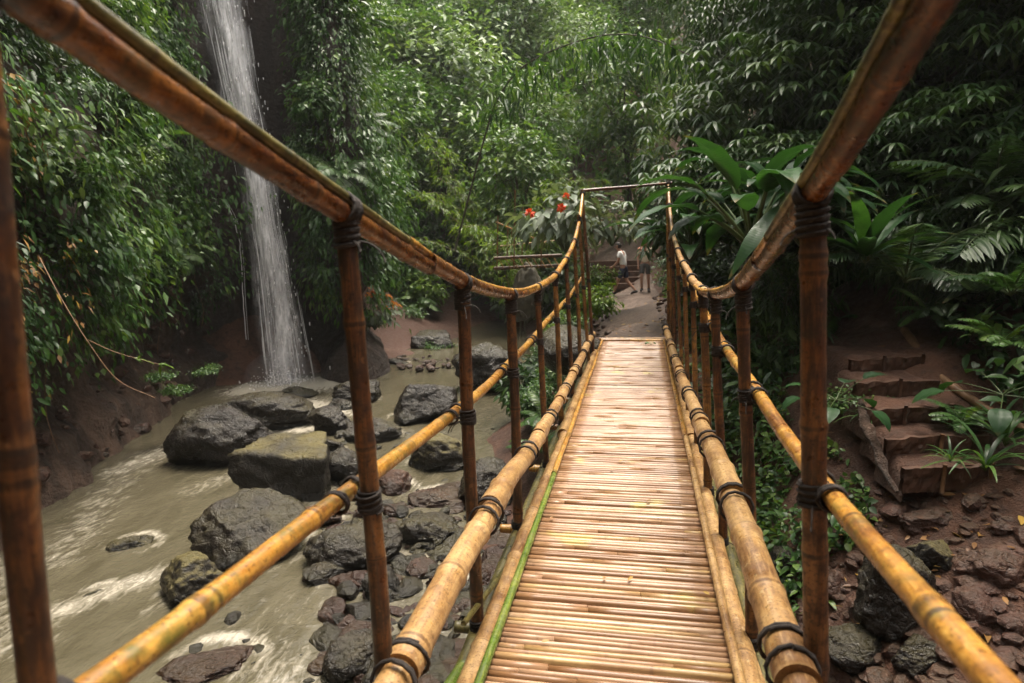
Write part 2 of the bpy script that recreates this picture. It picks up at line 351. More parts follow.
# earth: wet red brown mud, litter flecks, stones
m, nt, out = newmat('wet_earth'); g = G(nt); P = g.n('NewGeometry').outputs['Position']
n1 = g.noise(P, 1.1, 6., .65); n2 = g.noise(P, 9., 6., .7); n3 = g.noise(P, 45., 3., .7)
c = g.ramp(n1, [(.3, (.034, .0155, .0095)), (.52, (.082, .036, .02)), (.7, (.14, .063, .035))])
c = g.mix(g.ramp(n2, [(.5, 0.), (.72, .8)]), c, (.014, .0095, .0075))
c = g.mix(g.ramp(n3, [(.62, 0.), (.72, .55)]), c, (.10, .055, .03))
sandf = g.attr('rnd'); c = g.mix(sandf, c, g.mix(n2, (.05, .022, .014), (.10, .046, .03)))
h = g.math('ADD', g.math('MULTIPLY', n2, 1.5), n3)
g.l(g.bsdf(c, g.ramp(n2, [(.3, .35), (.7, .8)]), .4, g.bump(h, .8, .05)), out.inputs[0]); M['earth'] = m
m, nt, out = newmat('worn_path_paving'); g = G(nt); P = g.n('NewGeometry').outputs['Position']
n1 = g.noise(P, .9, 5.); n2 = g.noise(P, 12., 6., .7)
c = g.ramp(n1, [(.35, (.085, .056, .042)), (.65, (.185, .128, .098))]); c = g.mix(g.ramp(n2, [(.45, 0.), (.62, .8)]), c, (.06, .04, .03))
g.l(g.bsdf(c, .55, .35, g.bump(n2, .9, .06)), out.inputs[0]); M['path'] = m
# cliff rock, wet and dark, vertical streaks
m, nt, out = newmat('wet_cliff_rock'); g = G(nt); P = g.n('NewGeometry').outputs['Position']
mp = g.n('Mapping'); mp.inputs['Scale'].default_value = (1, 1, .3); g.l(P, mp.inputs['Vector'])
n1 = g.noise(mp.outputs[0], 1.8, 6., .65); n2 = g.noise(P, 8., 6., .7)
c = g.ramp(n1, [(.33, (.028, .0165, .012)), (.52, (.085, .05, .034)), (.68, (.17, .10, .068))])
c = g.mix(g.ramp(n2, [(.5, 0.), (.75, .6)]), c, (.018, .018, .009))
c = g.mix(g.math('MULTIPLY', g.attr('rnd'), .9), c, (.022, .0155, .0145))
g.l(g.bsdf(c, g.ramp(n2, [(.3, .3), (.7, .75)]), .4, g.bump(g.math('ADD', n2, n1), 1., .2)), out.inputs[0]); M['cliff'] = m
M['rock_dark'] = rock_mat('dark_wet_basalt', (.008, .006, .005), (.026, .019, .015), .35, .25)
M['rock_moss'] = rock_mat('mossy_boulder_stone', (.010, .0082, .0055), (.03, .024, .016), 1., .45, (.10, .094, .028))
M['rock_brown'] = rock_mat('brown_stone', (.045, .02, .013), (.12, .056, .039), .2, .38)
M['rock_grey'] = rock_mat('grey_wet_stone', (.011, .0088, .007), (.036, .028, .022), .4, .27)
# stream water: silty, glossy, with foam where the attribute says the water is broken
m, nt, out = newmat('silty_stream_water'); g = G(nt); P = g.n('NewGeometry').outputs['Position']
mp = g.n('Mapping'); mp.inputs['Rotation'].default_value = (0, 0, rad(-4)); mp.inputs['Scale'].default_value = (2.6, .9, 1); g.l(P, mp.inputs['Vector'])
n1 = g.noise(mp.outputs[0], 1.5, 6., .65, .8); n2 = g.noise(mp.outputs[0], 5., 5., .65, .6); n3 = g.noise(P, 26., 4., .7)
c = g.ramp(n1, [(.3, (.052, .045, .027)), (.7, (.092, .08, .052))])
fo = g.attr('rnd'); th = g.math('ADD', g.math('MULTIPLY', n2, .75), g.math('MULTIPLY', n3, .25))
ff = g.ramp(g.math('ADD', g.math('MULTIPLY', fo, .5), g.math('SUBTRACT', th, .5)), [(.24, 0.), (.62, .85)])
c = g.mix(ff, c, (.42, .38, .31))
h = g.math('ADD', g.math('MULTIPLY', n2, .45), g.math('ADD', g.math('MULTIPLY', n3, .16), g.math('MULTIPLY', g.noise(P, 7.5, 4., .6, .5), .7)))
g.l(g.bsdf(c, g.math('MULTIPLY_ADD', ff, .45, .07), .5, g.bump(h, .4, .07)), out.inputs[0]); M['water'] = m
m, nt, out = newmat('falling_water'); g = G(nt); P = g.n('NewGeometry').outputs['Position']
mp = g.n('Mapping'); mp.inputs['Scale'].default_value = (11, 11, .6); g.l(P, mp.inputs['Vector'])
n1 = g.noise(mp.outputs[0], 1., 5., .7); n2 = g.noise(P, 13., 4., .7); ed = g.attr('along')
mpb = g.n('Mapping'); mpb.inputs['Scale'].default_value = (2.6, 2.6, .5); g.l(P, mpb.inputs['Vector']); nb = g.ramp(g.noise(mpb.outputs[0], 1., 4., .6), [(.36, .12), (.6, 1.)])
a = g.math('MULTIPLY', g.ramp(g.math('ADD', g.math('MULTIPLY', n1, .86), g.math('MULTIPLY', n2, .14)), [(.34, .05), (.60, .95)]), g.math('MULTIPLY', ed, nb))
p = g.bsdf((.95, .92, .93), .3, .5); tr = g.n('BsdfTransparent'); mx = g.n('MixShader'); g.l(a, mx.inputs[0]); g.l(tr.outputs[0], mx.inputs[1]); g.l(p, mx.inputs[2])
g.l(mx.outputs[0], out.inputs[0]); M['fall'] = m
M['spray'] = plain('water_strand', (.95, .92, .93), .3, .05)
for nm, c in (('skin', (.36, .19, .125)), ('hair', (.02, .013, .01)), ('white_cloth', (.8, .78, .76)), ('navy_cloth', (.02, .025, .055)), ('coral_cloth', (.55, .2, .14)), ('cream_cloth', (.66, .56, .42)), ('grey_cloth', (.06, .055, .05)), ('shoe', (.03, .025, .025))):
    M[nm] = plain(nm, c, .65, .12, 25., .1)

# ================================================================== TERRAIN (lateral, forward, height)
WZ = -2.2
CTRL = [(-3,3,-2.6),(-4,5,-2.6),(-2.5,8,-2.5),(-5.5,8,-2.6),(-5,12,-2.6),(-6,16,-2.6),(-3,13,-2.5),(-2,18,-2.5),(-1.2,23,-2.4),(-.5,28,-2.2),
 (-2,-2,-2.6),(-4,0,-2.6),(-5,-6,-2.6),(-.5,7.5,-2.2),(-.2,5,-2.1),(.2,3,-2.1),(-1.0,5,-2.24),(-1.0,6.5,-2.27),(-.6,10.5,-2.35),(-.4,13,-2.3),(0.1,17,-2.3),(.6,21,-2.3),
 (-7.1,4,-1.9),(-7.8,9,-1.9),(-8.4,12.7,-1.9),(-9,16.4,-1.8),(-9,2,1.5),(-10,9,2),(-11,15,3),(-7,21,1.5),(-8,19.5,.5),(-6,20,-1.2),(-14,8,9),(-16,16,12),(-13,-4,9),(-10,24,7),
 (-3.6,21,-1.98),(-4.6,22,-1.7),(-3.0,24.5,-1.75),(-2.6,29,-1.25),(-4.4,27,-.9),(-1.0,30,-1.3),(-4,33,.5),(-6.5,28,1.2),(-1.5,35,.2),(.3,33,0),
 (1.8,9.3,-.16),(1.8,9.75,-.1),(2.2,12,-.13),(2.9,15.5,-.25),(3.8,20.6,-.38),(4.3,25,-.2),(4.8,29,1.2),(2.6,9.6,-.12),(3.2,12,-.1),(4.5,17,-.2),(5.0,20.6,-.3),
 (.8,10,-1.3),(1.2,12,-.7),(.9,14,-1.7),(2.0,16,-.5),(1.5,18,-1.7),(2.6,21,-.6),(1.8,25,-1.5),(3.2,27,.2),
 (1.5,4,-2.2),(1.3,6,-2.15),(1.4,7.6,-2.0),(1.5,8.5,-1.6),(2.2,4.8,-1.9),(2.7,4.5,-1.4),(3.45,5.0,-.78),(3.6,5.7,-.42),(3.65,6.4,-.02),(4.8,5.4,-.05),(3.0,5.9,-.7),(3.2,6.8,-.35),(2.6,6.6,-1.35),(2.4,7.6,-1.1),(2.5,8.6,-.7),(4.0,7.4,.28),(5.1,7.2,.65),(4.6,8.8,.65),(3.4,8.6,-.3),(5.6,11,1.4),(4,10.2,.15),
 (7,12,3),(6.3,8,1.6),(5.7,6,.5),(5,4.2,-.2),(4.5,3,-.8),(3,2.6,-1.7),(8,8,4.2),(12,10,9),(2.5,1,-2.1),(6,0,0),(10,3,5),(16,5,11),(7.5,16,4),(10,18,8),(8,21,3.5),(13,26,10),(9,-6,2),(1,-3,-.8),(0,-5,-.2),(-4,-11,2),(3,-9,3),(8,-10,6),(0,-15,9),  # last points: unseen slope behind the station, raised to block light from there
 (0,38,3),(5,34,3),(-4,44,8),(3,44,8),(10,40,10),(-12,40,14),(0,55,17),(-12,60,24),(12,60,22),(-3,75,32),(15,80,34),(-20,75,36),(30,40,22),(-30,40,30),(30,70,36),(-40,10,26),(40,10,26),(-25,-10,18),(25,-10,16),(0,-24,18),(-14,-20,18),(14,-22,20),(0,105,48),(-45,90,55),(45,90,55)]
_c = np.array(CTRL, float); _n = len(_c)
def _phi(r2): return .5*r2*np.log(np.maximum(r2, 1e-12))
_K = _phi(((_c[:, None, :2]-_c[None, :, :2])**2).sum(-1))+np.eye(_n)*.02
_Pm = np.concatenate([np.ones((_n, 1)), _c[:, :2]], 1)
_w = np.linalg.solve(np.block([[_K, _Pm], [_Pm.T, np.zeros((3, 3))]]), np.concatenate([_c[:, 2], np.zeros(3)]))
def path_axis(D): return np.interp(D, [9, 12, 15.5, 20.6, 25, 30], [1.8, 2.35, 2.95, 3.85, 4.35, 4.9])
def path_half(D): return np.interp(D, [9, 10, 14, 20, 30], [.55, .66, .85, 1.05, 1.1])
def h_ld(L, D):
    L = np.asarray(L, float); D = np.asarray(D, float); sh = L.shape; L = L.ravel(); D = D.ravel(); z = np.zeros(len(L))
    for i in range(0, len(L), 8000):
        q = np.stack([L[i:i+8000], D[i:i+8000]], 1); r2 = ((q[:, None]-_c[None, :, :2])**2).sum(-1)
        z[i:i+8000] = _phi(r2) @ _w[:_n]+_w[_n]+q @ _w[_n+1:]
    d = np.abs(L-path_axis(D))-path_half(D); onp = np.clip(1-d/.5, 0, 1)*((D > 9) & (D < 30))
    P = np.stack([L, D, L*0], 1)
    nz = .16*fbm(P*.55, 3, 11)+.075*fbm(P*2.3, 4, 12)+.9*fbm(P*.09, 2, 13)*np.clip((D-30)/20, 0, 1)
    return (z+nz*(1-.97*onp)).reshape(sh)
def hz(X, Y): return h_ld(*to_ld(np.asarray(X, float), np.asarray(Y, float)))
def gp(L, D, dz=0.):
    x, y = ld(L, D); return np.array([x, y, float(h_ld(np.array([L]), np.array([D]))[0])+dz])
def grid_mesh(Lv, Dv, zf):
    LL, DD = np.meshgrid(Lv, Dv, indexing='ij'); X, Y = ld(LL, DD); Z = zf(LL, DD)
    a, b = LL.shape; i, j = np.meshgrid(np.arange(a-1), np.arange(b-1), indexing='ij'); i = i.ravel(); j = j.ravel()
    return np.stack([X, Y, Z], -1).reshape(-1, 3), np.stack([i*b+j, (i+1)*b+j, (i+1)*b+j+1, i*b+j+1], 1), LL, DD
sv = np.linspace(-1, 1, 300); Lv = 75*np.sinh(4.2*sv)/math.sinh(4.2)
sd = np.linspace(-.62, 1, 340); Dv = 6+108*np.sinh(4.0*sd)/math.sinh(4.0)
V, F, LL, DD = grid_mesh(Lv, Dv, h_ld)
sand = np.exp(-(((LL+3.5)/1.5)**2+((DD-23.5)/3.2)**2))*1.3 + np.exp(-(((LL+2.6)/1.2)**2+((DD-29)/2.5)**2))*.8
mb = MB(); mb.add(V, None, F, np.clip(sand.ravel(), 0, 1)); tag(mb.build('ground', M['earth']), kind='structure')

# path beyond the bridge
Dp = np.linspace(9.72, 29, 120); tp = np.linspace(-1, 1, 13)
edge = path_half(Dp)[:, None]*tp[None]*(1+.06*vnoise(np.stack([Dp*1.3, Dp*0, Dp*0], 1), 3))[:, None]
LLp = path_axis(Dp)[:, None]+edge; DDp = np.broadcast_to(Dp[:, None], LLp.shape)
X, Y = ld(LLp, DDp); Z = h_ld(LLp, DDp)+.03-.05*np.abs(tp)[None]**4
i, j = np.meshgrid(np.arange(119), np.arange(12), indexing='ij'); i = i.ravel(); j = j.ravel()
mb = MB(); mb.add(np.stack([X, Y, Z], -1).reshape(-1, 3), None, np.stack([i*13+j, i*13+j+1, (i+1)*13+j+1, (i+1)*13+j], 1)[:, ::-1])
tag(mb.build('path', M['path']), kind='structure')

# ------------------------------------------------------------------ CLIFF on the far bank of the stream
CL = np.array([(-8.5,-9),(-7.6,-3),(-7.0,3),(-7.2,6),(-7.5,9),(-7.9,12),(-8.4,14.5),(-8.6,16.6),(-8.1,18.1),(-7.0,18.9),(-5.9,19.0),(-5.1,18.4),(-4.75,17.6),(-4.25,17.6),(-4.2,18.6),(-4.7,20.5),(-5.4,23),(-6.4,27),(-8,33),(-11,40)], float)
CC = smooth_curve(np.c_[CL, np.zeros(len(CL))], 19*14)[:, :2]; CC3, cs = resample(np.c_[CC, np.zeros(len(CC))], .16)
cT = unit(np.gradient(CC3, axis=0)); cN = np.stack([cT[:, 1], -cT[:, 0], 0*cT[:, 0]], 1)      # towards the stream
zc = np.concatenate([np.arange(-2.9, 3, .14), np.arange(3, 20, .3)])
def cliff_off(L, D, z):
    o = np.interp(z, [-2.9, -2.2, -1.5, -1.0, .1, .7, 2.2, 5, 20], [.75, .5, .25, -.35, -.45, .25, .45, .2, -2.6])
    P = np.stack([L, D, z], -1)
    return o+.55*fbm(P*.42, 3, 31)+.26*fbm(P*1.5, 4, 32)+.14*(.3-np.abs(fbm(P*3.1, 3, 33)))
Lc = np.repeat(CC3[:, 0], len(zc)).reshape(len(CC3), -1); Dc = np.repeat(CC3[:, 1], len(zc)).reshape(len(CC3), -1); Zc = np.broadcast_to(zc[None], Lc.shape)
swf = np.exp(-(((CC3[:, 0]+6.6)**2+(CC3[:, 1]-18.9)**2)/1.25**2)); oc = cliff_off(Lc, Dc, Zc)*(1-.8*swf[:, None])-.25*swf[:, None]
Lc2, Dc2 = Lc+cN[:, 0:1]*oc, Dc+cN[:, 1:2]*oc; Xc, Yc = ld(Lc2, Dc2)
CV = np.stack([Xc, Yc, Zc+.08*fbm(np.stack([Lc, Dc, Zc], -1)*1.3, 2, 36)], -1); a, b = Lc.shape
i, j = np.meshgrid(np.arange(a-1), np.arange(b-1), indexing='ij'); i = i.ravel(); j = j.ravel()
CF = np.stack([i*b+j, (i+1)*b+j, (i+1)*b+j+1, i*b+j+1], 1)
wetr = np.exp(-((Lc+6.2)**2+(Dc-18.3)**2)/3.2**2); mb = MB(); mb.add(CV.reshape(-1, 3), None, CF, wetr.ravel()); tag(mb.build('cliff', M['cliff']), kind='structure')

# ------------------------------------------------------------------ STREAM
FO = [((262,390),(325,384),1.15,1.5),((285,400),(335,412),.8,1.1),((262,432),(318,428),.5,1.),((322,455),(318,500),.35,.8),((120,470),(190,440),.55,.8),((55,560),(140,455),.6,.6),((20,640),(0,560),.6,.6),
      ((60,612),(160,572),.3,.85),((190,492),(240,470),.4,.55),((150,610),(215,560),.25,.6),((230,640),(330,590),.8,.42),((330,560),(430,520),.7,.3),((300,660),(420,600),.9,.36),((400,640),(470,600),.6,.3),((440,440),(500,440),.5,.4),((380,470),(440,480),.5,.4),((240,655),(300,683),.6,.6)]
FP = [(at_z(*p, WZ)[:2], at_z(*q, WZ)[:2], w, s) for p, q, w, s in FO]
ROCKS = []
def foam(X, Y):
    Q = np.stack([X, Y], -1); f = np.zeros(X.shape)
    for p, q, w, s in FP:
        d = q-p; t = np.clip(((Q-p) @ d)/(d @ d), 0, 1); r = np.linalg.norm(Q-(p+t[..., None]*d), axis=-1); f = np.maximum(f, s*np.exp(-(r/w)**2))
    for x, y, r0 in ROCKS:                          # broken water round each boulder, more on the upstream side
        d = np.hypot(X-x, Y-y); up = .65+.35*np.clip((Y-y)/np.maximum(d, .05), -1, 1); f = np.maximum(f, 1.0*up*np.exp(-((d-r0)/.12)**2))
    return f
def wz(L, D):
    P = np.stack([L*2.2, D*.9, L*0], -1); X, Y = ld(L, D); f = foam(X, Y)
    return WZ+.035*fbm(P, 3, 41)*(.6+1.6*f)+.03*f*fbm(P*4, 3, 42)+.012*np.maximum(D-12, 0)*.6
bm = bmesh.new(); bmesh.ops.create_icosphere(bm, subdivisions=5, radius=1.); ICV = np.array([v.co[:] for v in bm.verts]); ICF = np.array([[v.index for v in f.verts] for f in bm.faces]); bm.free()
bm = bmesh.new(); bmesh.ops.create_icosphere(bm, subdivisions=2, radius=1.); I2V = np.array([v.co[:] for v in bm.verts]); I2F = np.array([[v.index for v in f.verts] for f in bm.faces]); bm.free()
# ------------------------------------------------------------------ WATERFALL
wc = np.array([at(u, v, D) for u, v, D in [(205,-90,18.35),(211,-45,18.35),(219,0,18.3),(229,50,18.25),(240,105,18.15),(252,160,18.05),(262,215,17.9),(271,270,17.75),(278,330,17.55),(286,392,17.3)]])
wcC = smooth_curve(wc, 90); wk = np.linspace(0, 1, len(wcC)); whalf = np.interp(wk, [0, .2, .45, .7, 1], [.62, .66, .56, .5, .72])
side = np.array([LR[0], LR[1], 0]); outw = np.array([-LF[0], -LF[1], 0])
mb = MB()
for k, (dx, dy) in enumerate(((0, 0), (.05, .12), (-.04, .22))):
    nn = 24; xs = np.linspace(-1, 1, nn); sc = (1., .82, .62)[k]
    P = wcC[:, None]+side*(xs[None, :, None]*whalf[:, None, None]*sc+dx+(0, .16, .26)[k]*whalf[:, None, None]+.13*fbm(np.stack([wk*16+k*7, wk*0, wk*0], 1), 3, 51)[:, None, None])+outw*((dy+.12*(1-xs**2))[None, :, None]+.05*fbm(np.stack(np.meshgrid(wk*14, xs*3+k*9, indexing='ij')+[np.zeros((len(wk), nn))], -1), 3, 52)[..., None])
    n = len(wcC); i, j = np.meshgrid(np.arange(n-1), np.arange(nn-1), indexing='ij'); i = i.ravel(); j = j.ravel()
    ed = np.broadcast_to(((1-np.abs(xs)**3)*(.6, .85, 1.)[k]*(1. if k == 0 else 1.))[None], (n, nn)).ravel()
    mb.add(P.reshape(-1, 3), None, np.stack([i*nn+j, (i+1)*nn+j, (i+1)*nn+j+1, i*nn+j+1], 1), 0., ed)
wf = tag(mb.build('waterfall', M['fall']), kind='structure')
mb = MB()                                        # broken strands and drops beside the sheet
for k in range(300):
    t0 = RNG.random(); ln = RNG.uniform(.03, .16); x = np.clip(RNG.normal(.3, .42), -1.1, 1.25); w = RNG.uniform(.003, .009)*(1.3 if abs(x) < .7 else .8)
    tt = np.linspace(t0, min(1, t0+ln), 5); C = np.stack([np.interp(tt, wk, wcC[:, q]) for q in range(3)], 1)
    C = C+side*(x*np.interp(tt, wk, whalf)[:, None])+outw*RNG.uniform(.1, .35)
    tube(mb, C, w*np.array([.3, 1, 1, .8, .3]), 4, 0, False)
for k in range(260):
    t0 = RNG.random()**.6; x = RNG.normal(.75, .42); p = np.array([np.interp(t0, wk, wcC[:, q]) for q in range(3)])+side*x*np.interp(t0, wk, whalf)+outw*RNG.uniform(.05, .5)
    box(mb, p, np.array([1, 1, RNG.uniform(2, 7)])*RNG.uniform(.004, .010), 0, rotz(RNG.random()*3))
C = smooth_curve([at(u, v, 18.2) for u, v in [(205,120),(212,160),(222,195),(236,225),(241,262),(243,300),(246,340)]], 40)
tube(mb, C+.02*np.stack([vnoise(np.stack([np.arange(len(C))*.9, np.zeros(len(C))+q, np.zeros(len(C))], 1), 3) for q in range(3)], 1), .011, 5, 0, False)
tube(mb, C+side*.07, .005, 5, 0, False)
for k in range(1300):                            # splash where it lands
    a_ = RNG.random()*6.28; q = abs(RNG.normal(0, .6)); p = wcC[-1]+np.array([math.cos(a_)*q, math.sin(a_)*q*.8-.3, .03+abs(RNG.normal(0, .45))*math.exp(-q)]); box(mb, p, np.ones(3)*RNG.uniform(.004, .013), 0, rotz(RNG.random()*3))
mb.build('water_strands', M['spray'], wf)
mb = MB(); mb.add(I2V*[1.15, .75, .8]*(1+.2*fbm(I2V*1.5, 3, 57))[:, None]+wcC[-1]+[.1, -.25, .45], I2F); o = mb.build('spray', None); o['kind'] = 'stuff'; o['label'] = 'pale spray hanging where the waterfall lands'
m, nt, out = newmat('spray_mist'); g = G(nt); pv = g.n('VolumePrincipled', Density=.10); pv.inputs['Color'].default_value = (.95, .95, .95, 1); g.l(pv.outputs[0], out.inputs['Volume']); o.data.materials.append(m)

# ================================================================== ROCKS
def rock_shape(seed, dirs, planes=10, sharp=.93, rough=1., blocky=False):
    r = np.random.default_rng(seed); N = unit(r.normal(size=(planes, 3))*[1, 1, .8]); d = r.uniform(.62, .98, planes)
    if blocky:
        N = unit(np.concatenate([[[1, .1, .05], [-1, .15, .1], [.1, 1, .12], [-.05, -1, .25], [.08, -.15, 1], [0, 0, -1]]+r.normal(0, .08, (6, 3)), N[:3]])); d = np.concatenate([r.uniform(.60, .70, 6), [.80, .82, .85]])
    dot = dirs @ N.T; q = np.where(dot > .05, d/np.maximum(dot, .05), 9.); rr = np.minimum(q.min(1), 1.25)
    rr = rr*sharp+(1-sharp)*.85
    rr = rr*(1+rough*(.16*fbm(dirs*1.6+seed*3.1, 3, 61)+.13*(.35-np.abs(fbm(dirs*2.6+seed, 4, 62)))+.07*fbm(dirs*7+seed, 3, 64)+.035*fbm(dirs*17+seed, 3, 63)))
    return dirs*rr[:, None]
def boulder(name, label, u, vb, wpx, hpx, mat='rock_dark', seed=0, depth=.8, z=WZ-.12, cat='boulder', group=None, sharp=.93, yaw=None, tilt=0., planes=8, blocky=False):
    p = at_z(u, vb, z); D = float((p-CAM) @ _fw); sx = wpx/FPX*D/2*1.12; sz = hpx/FPX*D/2*1.15
    V = rock_shape(seed+5, ICV, planes, sharp, .8 if blocky else 1., blocky)*[1, depth, 1.]
    ca, sa = math.cos(tilt), math.sin(tilt); V = V @ np.array([[ca, 0, -sa], [0, 1, 0], [sa, 0, ca]])
    V = V/np.abs(V).max(0)*[1, depth, 1]*np.array([sx, sx, sz]); V[:, 2] += sz*.72
    back = np.array([LF[0], LF[1], 0])*sx*depth*.55
    mb = MB(); mb.add(V, ICF); o = mb.build(name, M[mat], None, True, Vector(p+back))
    o.rotation_euler = (0, 0, YAW if yaw is None else yaw)
    if abs(z-WZ) < .2: q_ = p+back; ROCKS.append((q_[0], q_[1], sx*.93))
    return tag(o, label, cat, group)
BO = [('boulder','rounded dark wet boulder at the left of the stream below the waterfall',216,470,98,64,'rock_dark',1,.8),
 ('boulder','long flat dark slab leaning behind the rounded dark boulder',258,436,96,40,'rock_dark',2,.7),
 ('boulder','large blocky olive-mossy boulder standing in midstream',284,506,92,66,'rock_moss',3,.85),
 ('boulder','angled grey-brown boulder with a split face just above the left middle rail',243,572,112,74,'rock_grey',4,.8),
 ('boulder','mossy wedge-shaped boulder pointing downstream at the waterline',186,614,74,54,'rock_moss',5,.9),
 ('rock','small smooth black rock alone in the plunge pool',298,402,34,15,'rock_dark',6,.8),
 ('rock','pitted dark rock with white water either side of it',330,440,46,34,'rock_dark',7,.8),
 ('rock','flat low rock with a mossy top barely above the open water',127,558,48,18,'rock_moss',8,.8),
 ('boulder','big dark square-shouldered boulder behind the second left post',419,428,68,52,'rock_dark',9,.8),
 ('boulder','dark green-topped boulder directly under the left middle rail',436,476,64,44,'rock_moss',10,.8),
 ('rock','overhanging flat grey slab with black shadow under it',352,578,92,50,'rock_grey',11,.8),
 ('rock','grey wet rock beside the overhanging slab',428,556,62,36,'rock_grey',12,.8),
 ('rock','brown flat-topped stone between the posts near midstream',440,512,62,24,'rock_brown',13,.8),
 ('rock','greenish grey rock at the bottom edge of the photo beside the first full post',352,690,54,52,'rock_grey',14,.9),
 ('rock','low brown ledge of rock in the shallows at the bottom of the photo',205,690,92,26,'rock_brown',15,.7),
 ('boulder','dark boulder with two slanting faces at the edge of the brown beach',432,353,40,21,'rock_dark',16,.8),
 ('boulder','tall dark boulder with a mossy cap between second and third left posts',487,398,66,54,'rock_dark',18,.9),
 ('boulder','broad dark rock under the big bamboo side pole',486,516,64,54,'rock_dark',19,.9),
 ('rock','small mossy pale-green rock in the gravel near the bridge',385,612,40,40,'rock_moss',21,.9),
 ('rock','dark rock at the foot of the cliff right of the waterfall',346,382,30,36,'rock_dark',22,.8),
 ('rock','knobbly dark rock in the pool behind the first full post',352,408,48,28,'rock_dark',23,.8),
 ('rock','low dark rock on the beach edge left of the slanting boulder',396,370,26,11,'rock_dark',24,.8),
 ('rock','rough grey rock behind the green-topped boulder',372,446,54,32,'rock_grey',25,.8),
 ('rock','dark cracked rock behind the first full post near the mossy midstream boulder',344,488,52,40,'rock_dark',26,.8),
 ('rock','pale brown rounded rock right of the cracked rock',392,500,44,28,'rock_brown',27,.8),
 ('rock','mossy low rock in the middle of the upstream pool',438,340,46,10,'rock_moss',28,.7),
 ('rock','dark low stone beside the grey wet rock near the side pole',462,560,44,30,'rock_dark',29,.8),
 ('rock','reddish stone lying close under the bridge beside the green pole',448,600,46,32,'rock_brown',30,.8),
 ('rock','small dark wet rock between the mossy blocky boulder and the pitted rock',322,462,38,26,'rock_dark',33,.8),('rock','low black rock right of the small smooth black rock',336,416,30,16,'rock_dark',34,.8),('rock','brown wet stone upstream of the overhanging slab',318,534,44,24,'rock_brown',35,.8),('rock','dark stone beside the broad dark rock near the big side pole',455,478,40,30,'rock_dark',36,.8),('rock','tiny dark rock breaking the rapids left of the wedge-shaped boulder',92,606,30,12,'rock_dark',37,.8),
 ('rock','long dark stone at the waterline under the side pole',412,586,50,24,'rock_dark',31,.8)]
for nm, lb, u, vb, w, h, mt, sd_, dp in BO:
    boulder(nm, lb, u, vb, w, h, mt, sd_, dp, cat=nm, blocky=sd_ in (3, 16))
def ground_hit(u, v, lo=2., hi=60.):
    d = ray(u, v); ts = np.arange(lo, hi, .03); P = CAM+ts[:, None]*d
    k = np.nonzero(P[:, 2] < hz(P[:, 0], P[:, 1]))[0]
    return P[k[0]] if len(k) else P[-1]
BR = [('boulder','large dark green-tinged boulder on the muddy bank behind the right middle rail',900,640,76,92,'rock_grey',41),
 ('rock','flat brown rock at the bottom right corner',1000,590,66,40,'rock_brown',42),('rock','dark rounded rock at the bottom edge right of the near right post',862,676,66,44,'rock_dark',43),
 ('rock','reddish angular stone below the lowest earth step',930,535,50,28,'rock_brown',44),('rock','dark red stone right of the large greenish boulder',985,640,60,46,'rock_brown',45),
 ('rock','grey stone between the side pole and the near right post',785,590,40,40,'rock_grey',46),('rock','mossy stone touching the right middle rail from behind',938,580,56,40,'rock_moss',47),
 ('rock','small brown stone left of the lowest earth step',862,520,40,24,'rock_brown',48),('rock','pale brown stone under the near right post',838,610,44,36,'rock_brown',49),('rock','dark broken stone at the bottom of the right bank below the greenish boulder',930,680,60,40,'rock_dark',50)]
for nm, lb, u, vb, w, h, mt, sd_ in BR:
    p = ground_hit(u, vb); boulder(nm, lb, u, vb, w, h, mt, sd_, .8, z=p[2]-.04, cat=nm)
def rubble(name, label, pts, sizes, mat, flat=.6):
    mb = MB()
    for k, (p, s) in enumerate(zip(pts, sizes)):
        V = rock_shape(k+900, I2V, 8, .9, .8)*[1, RNG.uniform(.6, 1), flat*RNG.uniform(.6, 1.2)]*s
        mb.add(V @ rotz(RNG.random()*6.3).T+p+[0, 0, s*.15], I2F, None, RNG.random())
    return tag(mb.build(name, M[mat], None, False), label, kind='stuff')
def scatter_px(n, u0, u1, v0, v1, smin, smax, zfix=None):
    pts = []; sz = []
    while len(pts) < n:
        u, v = RNG.uniform(u0, u1), RNG.uniform(v0, v1); p = at_z(u, v, zfix) if zfix is not None else ground_hit(u, v, 2.5, 16)
        pts.append(p); sz.append(smin*(smax/smin)**(RNG.random()**1.6))
    return pts, sz
a1 = scatter_px(430, 320, 520, 505, 690, .03, .23, WZ-.01); a2 = scatter_px(80, 330, 500, 430, 525, .05, .2, WZ-.02); a3 = scatter_px(46, 385, 465, 356, 372, .06, .2, WZ+.1); a4 = scatter_px(30, 170, 420, 610, 690, .04, .12, WZ-.03)
rubble('gravel', 'wet grey stones littering the stream bed', a1[0][::2]+a2[0]+a4[0], a1[1][::2]+a2[1]+a4[1], 'rock_grey')
rubble('brown_gravel', 'wet brown stones littering the stream bed', a1[0][1::2]+a3[0], a1[1][1::2]+a3[1], 'rock_brown')
b1 = scatter_px(330, 800, 1030, 490, 690, .025, .13); b2 = scatter_px(60, 745, 830, 540, 690, .03, .12)
rubble('rubble', 'broken reddish stones on the muddy right bank', b1[0]+b2[0], b1[1]+b2[1], 'rock_brown')
pd = RNG.uniform(9.9, 20, 140); px_ = path_axis(pd)+path_half(pd)*RNG.choice([-1, 1], 140)*RNG.uniform(.55, 1.15, 140)**.7
b3 = [gp(l_, d_, .02) for l_, d_ in zip(px_, pd)]; rubble('path_stones', 'small stones along the edges of the path', b3, list(RNG.uniform(.03, .1, 140)), 'rock_brown')
mb = MB(); n = 170; pd = RNG.uniform(9.8, 20, n); P = np.array([gp(l_, d_, .05) for l_, d_ in zip(path_axis(pd)+path_half(pd)*RNG.uniform(-1, 1, n), pd)]); az = RNG.random(n)*6.3
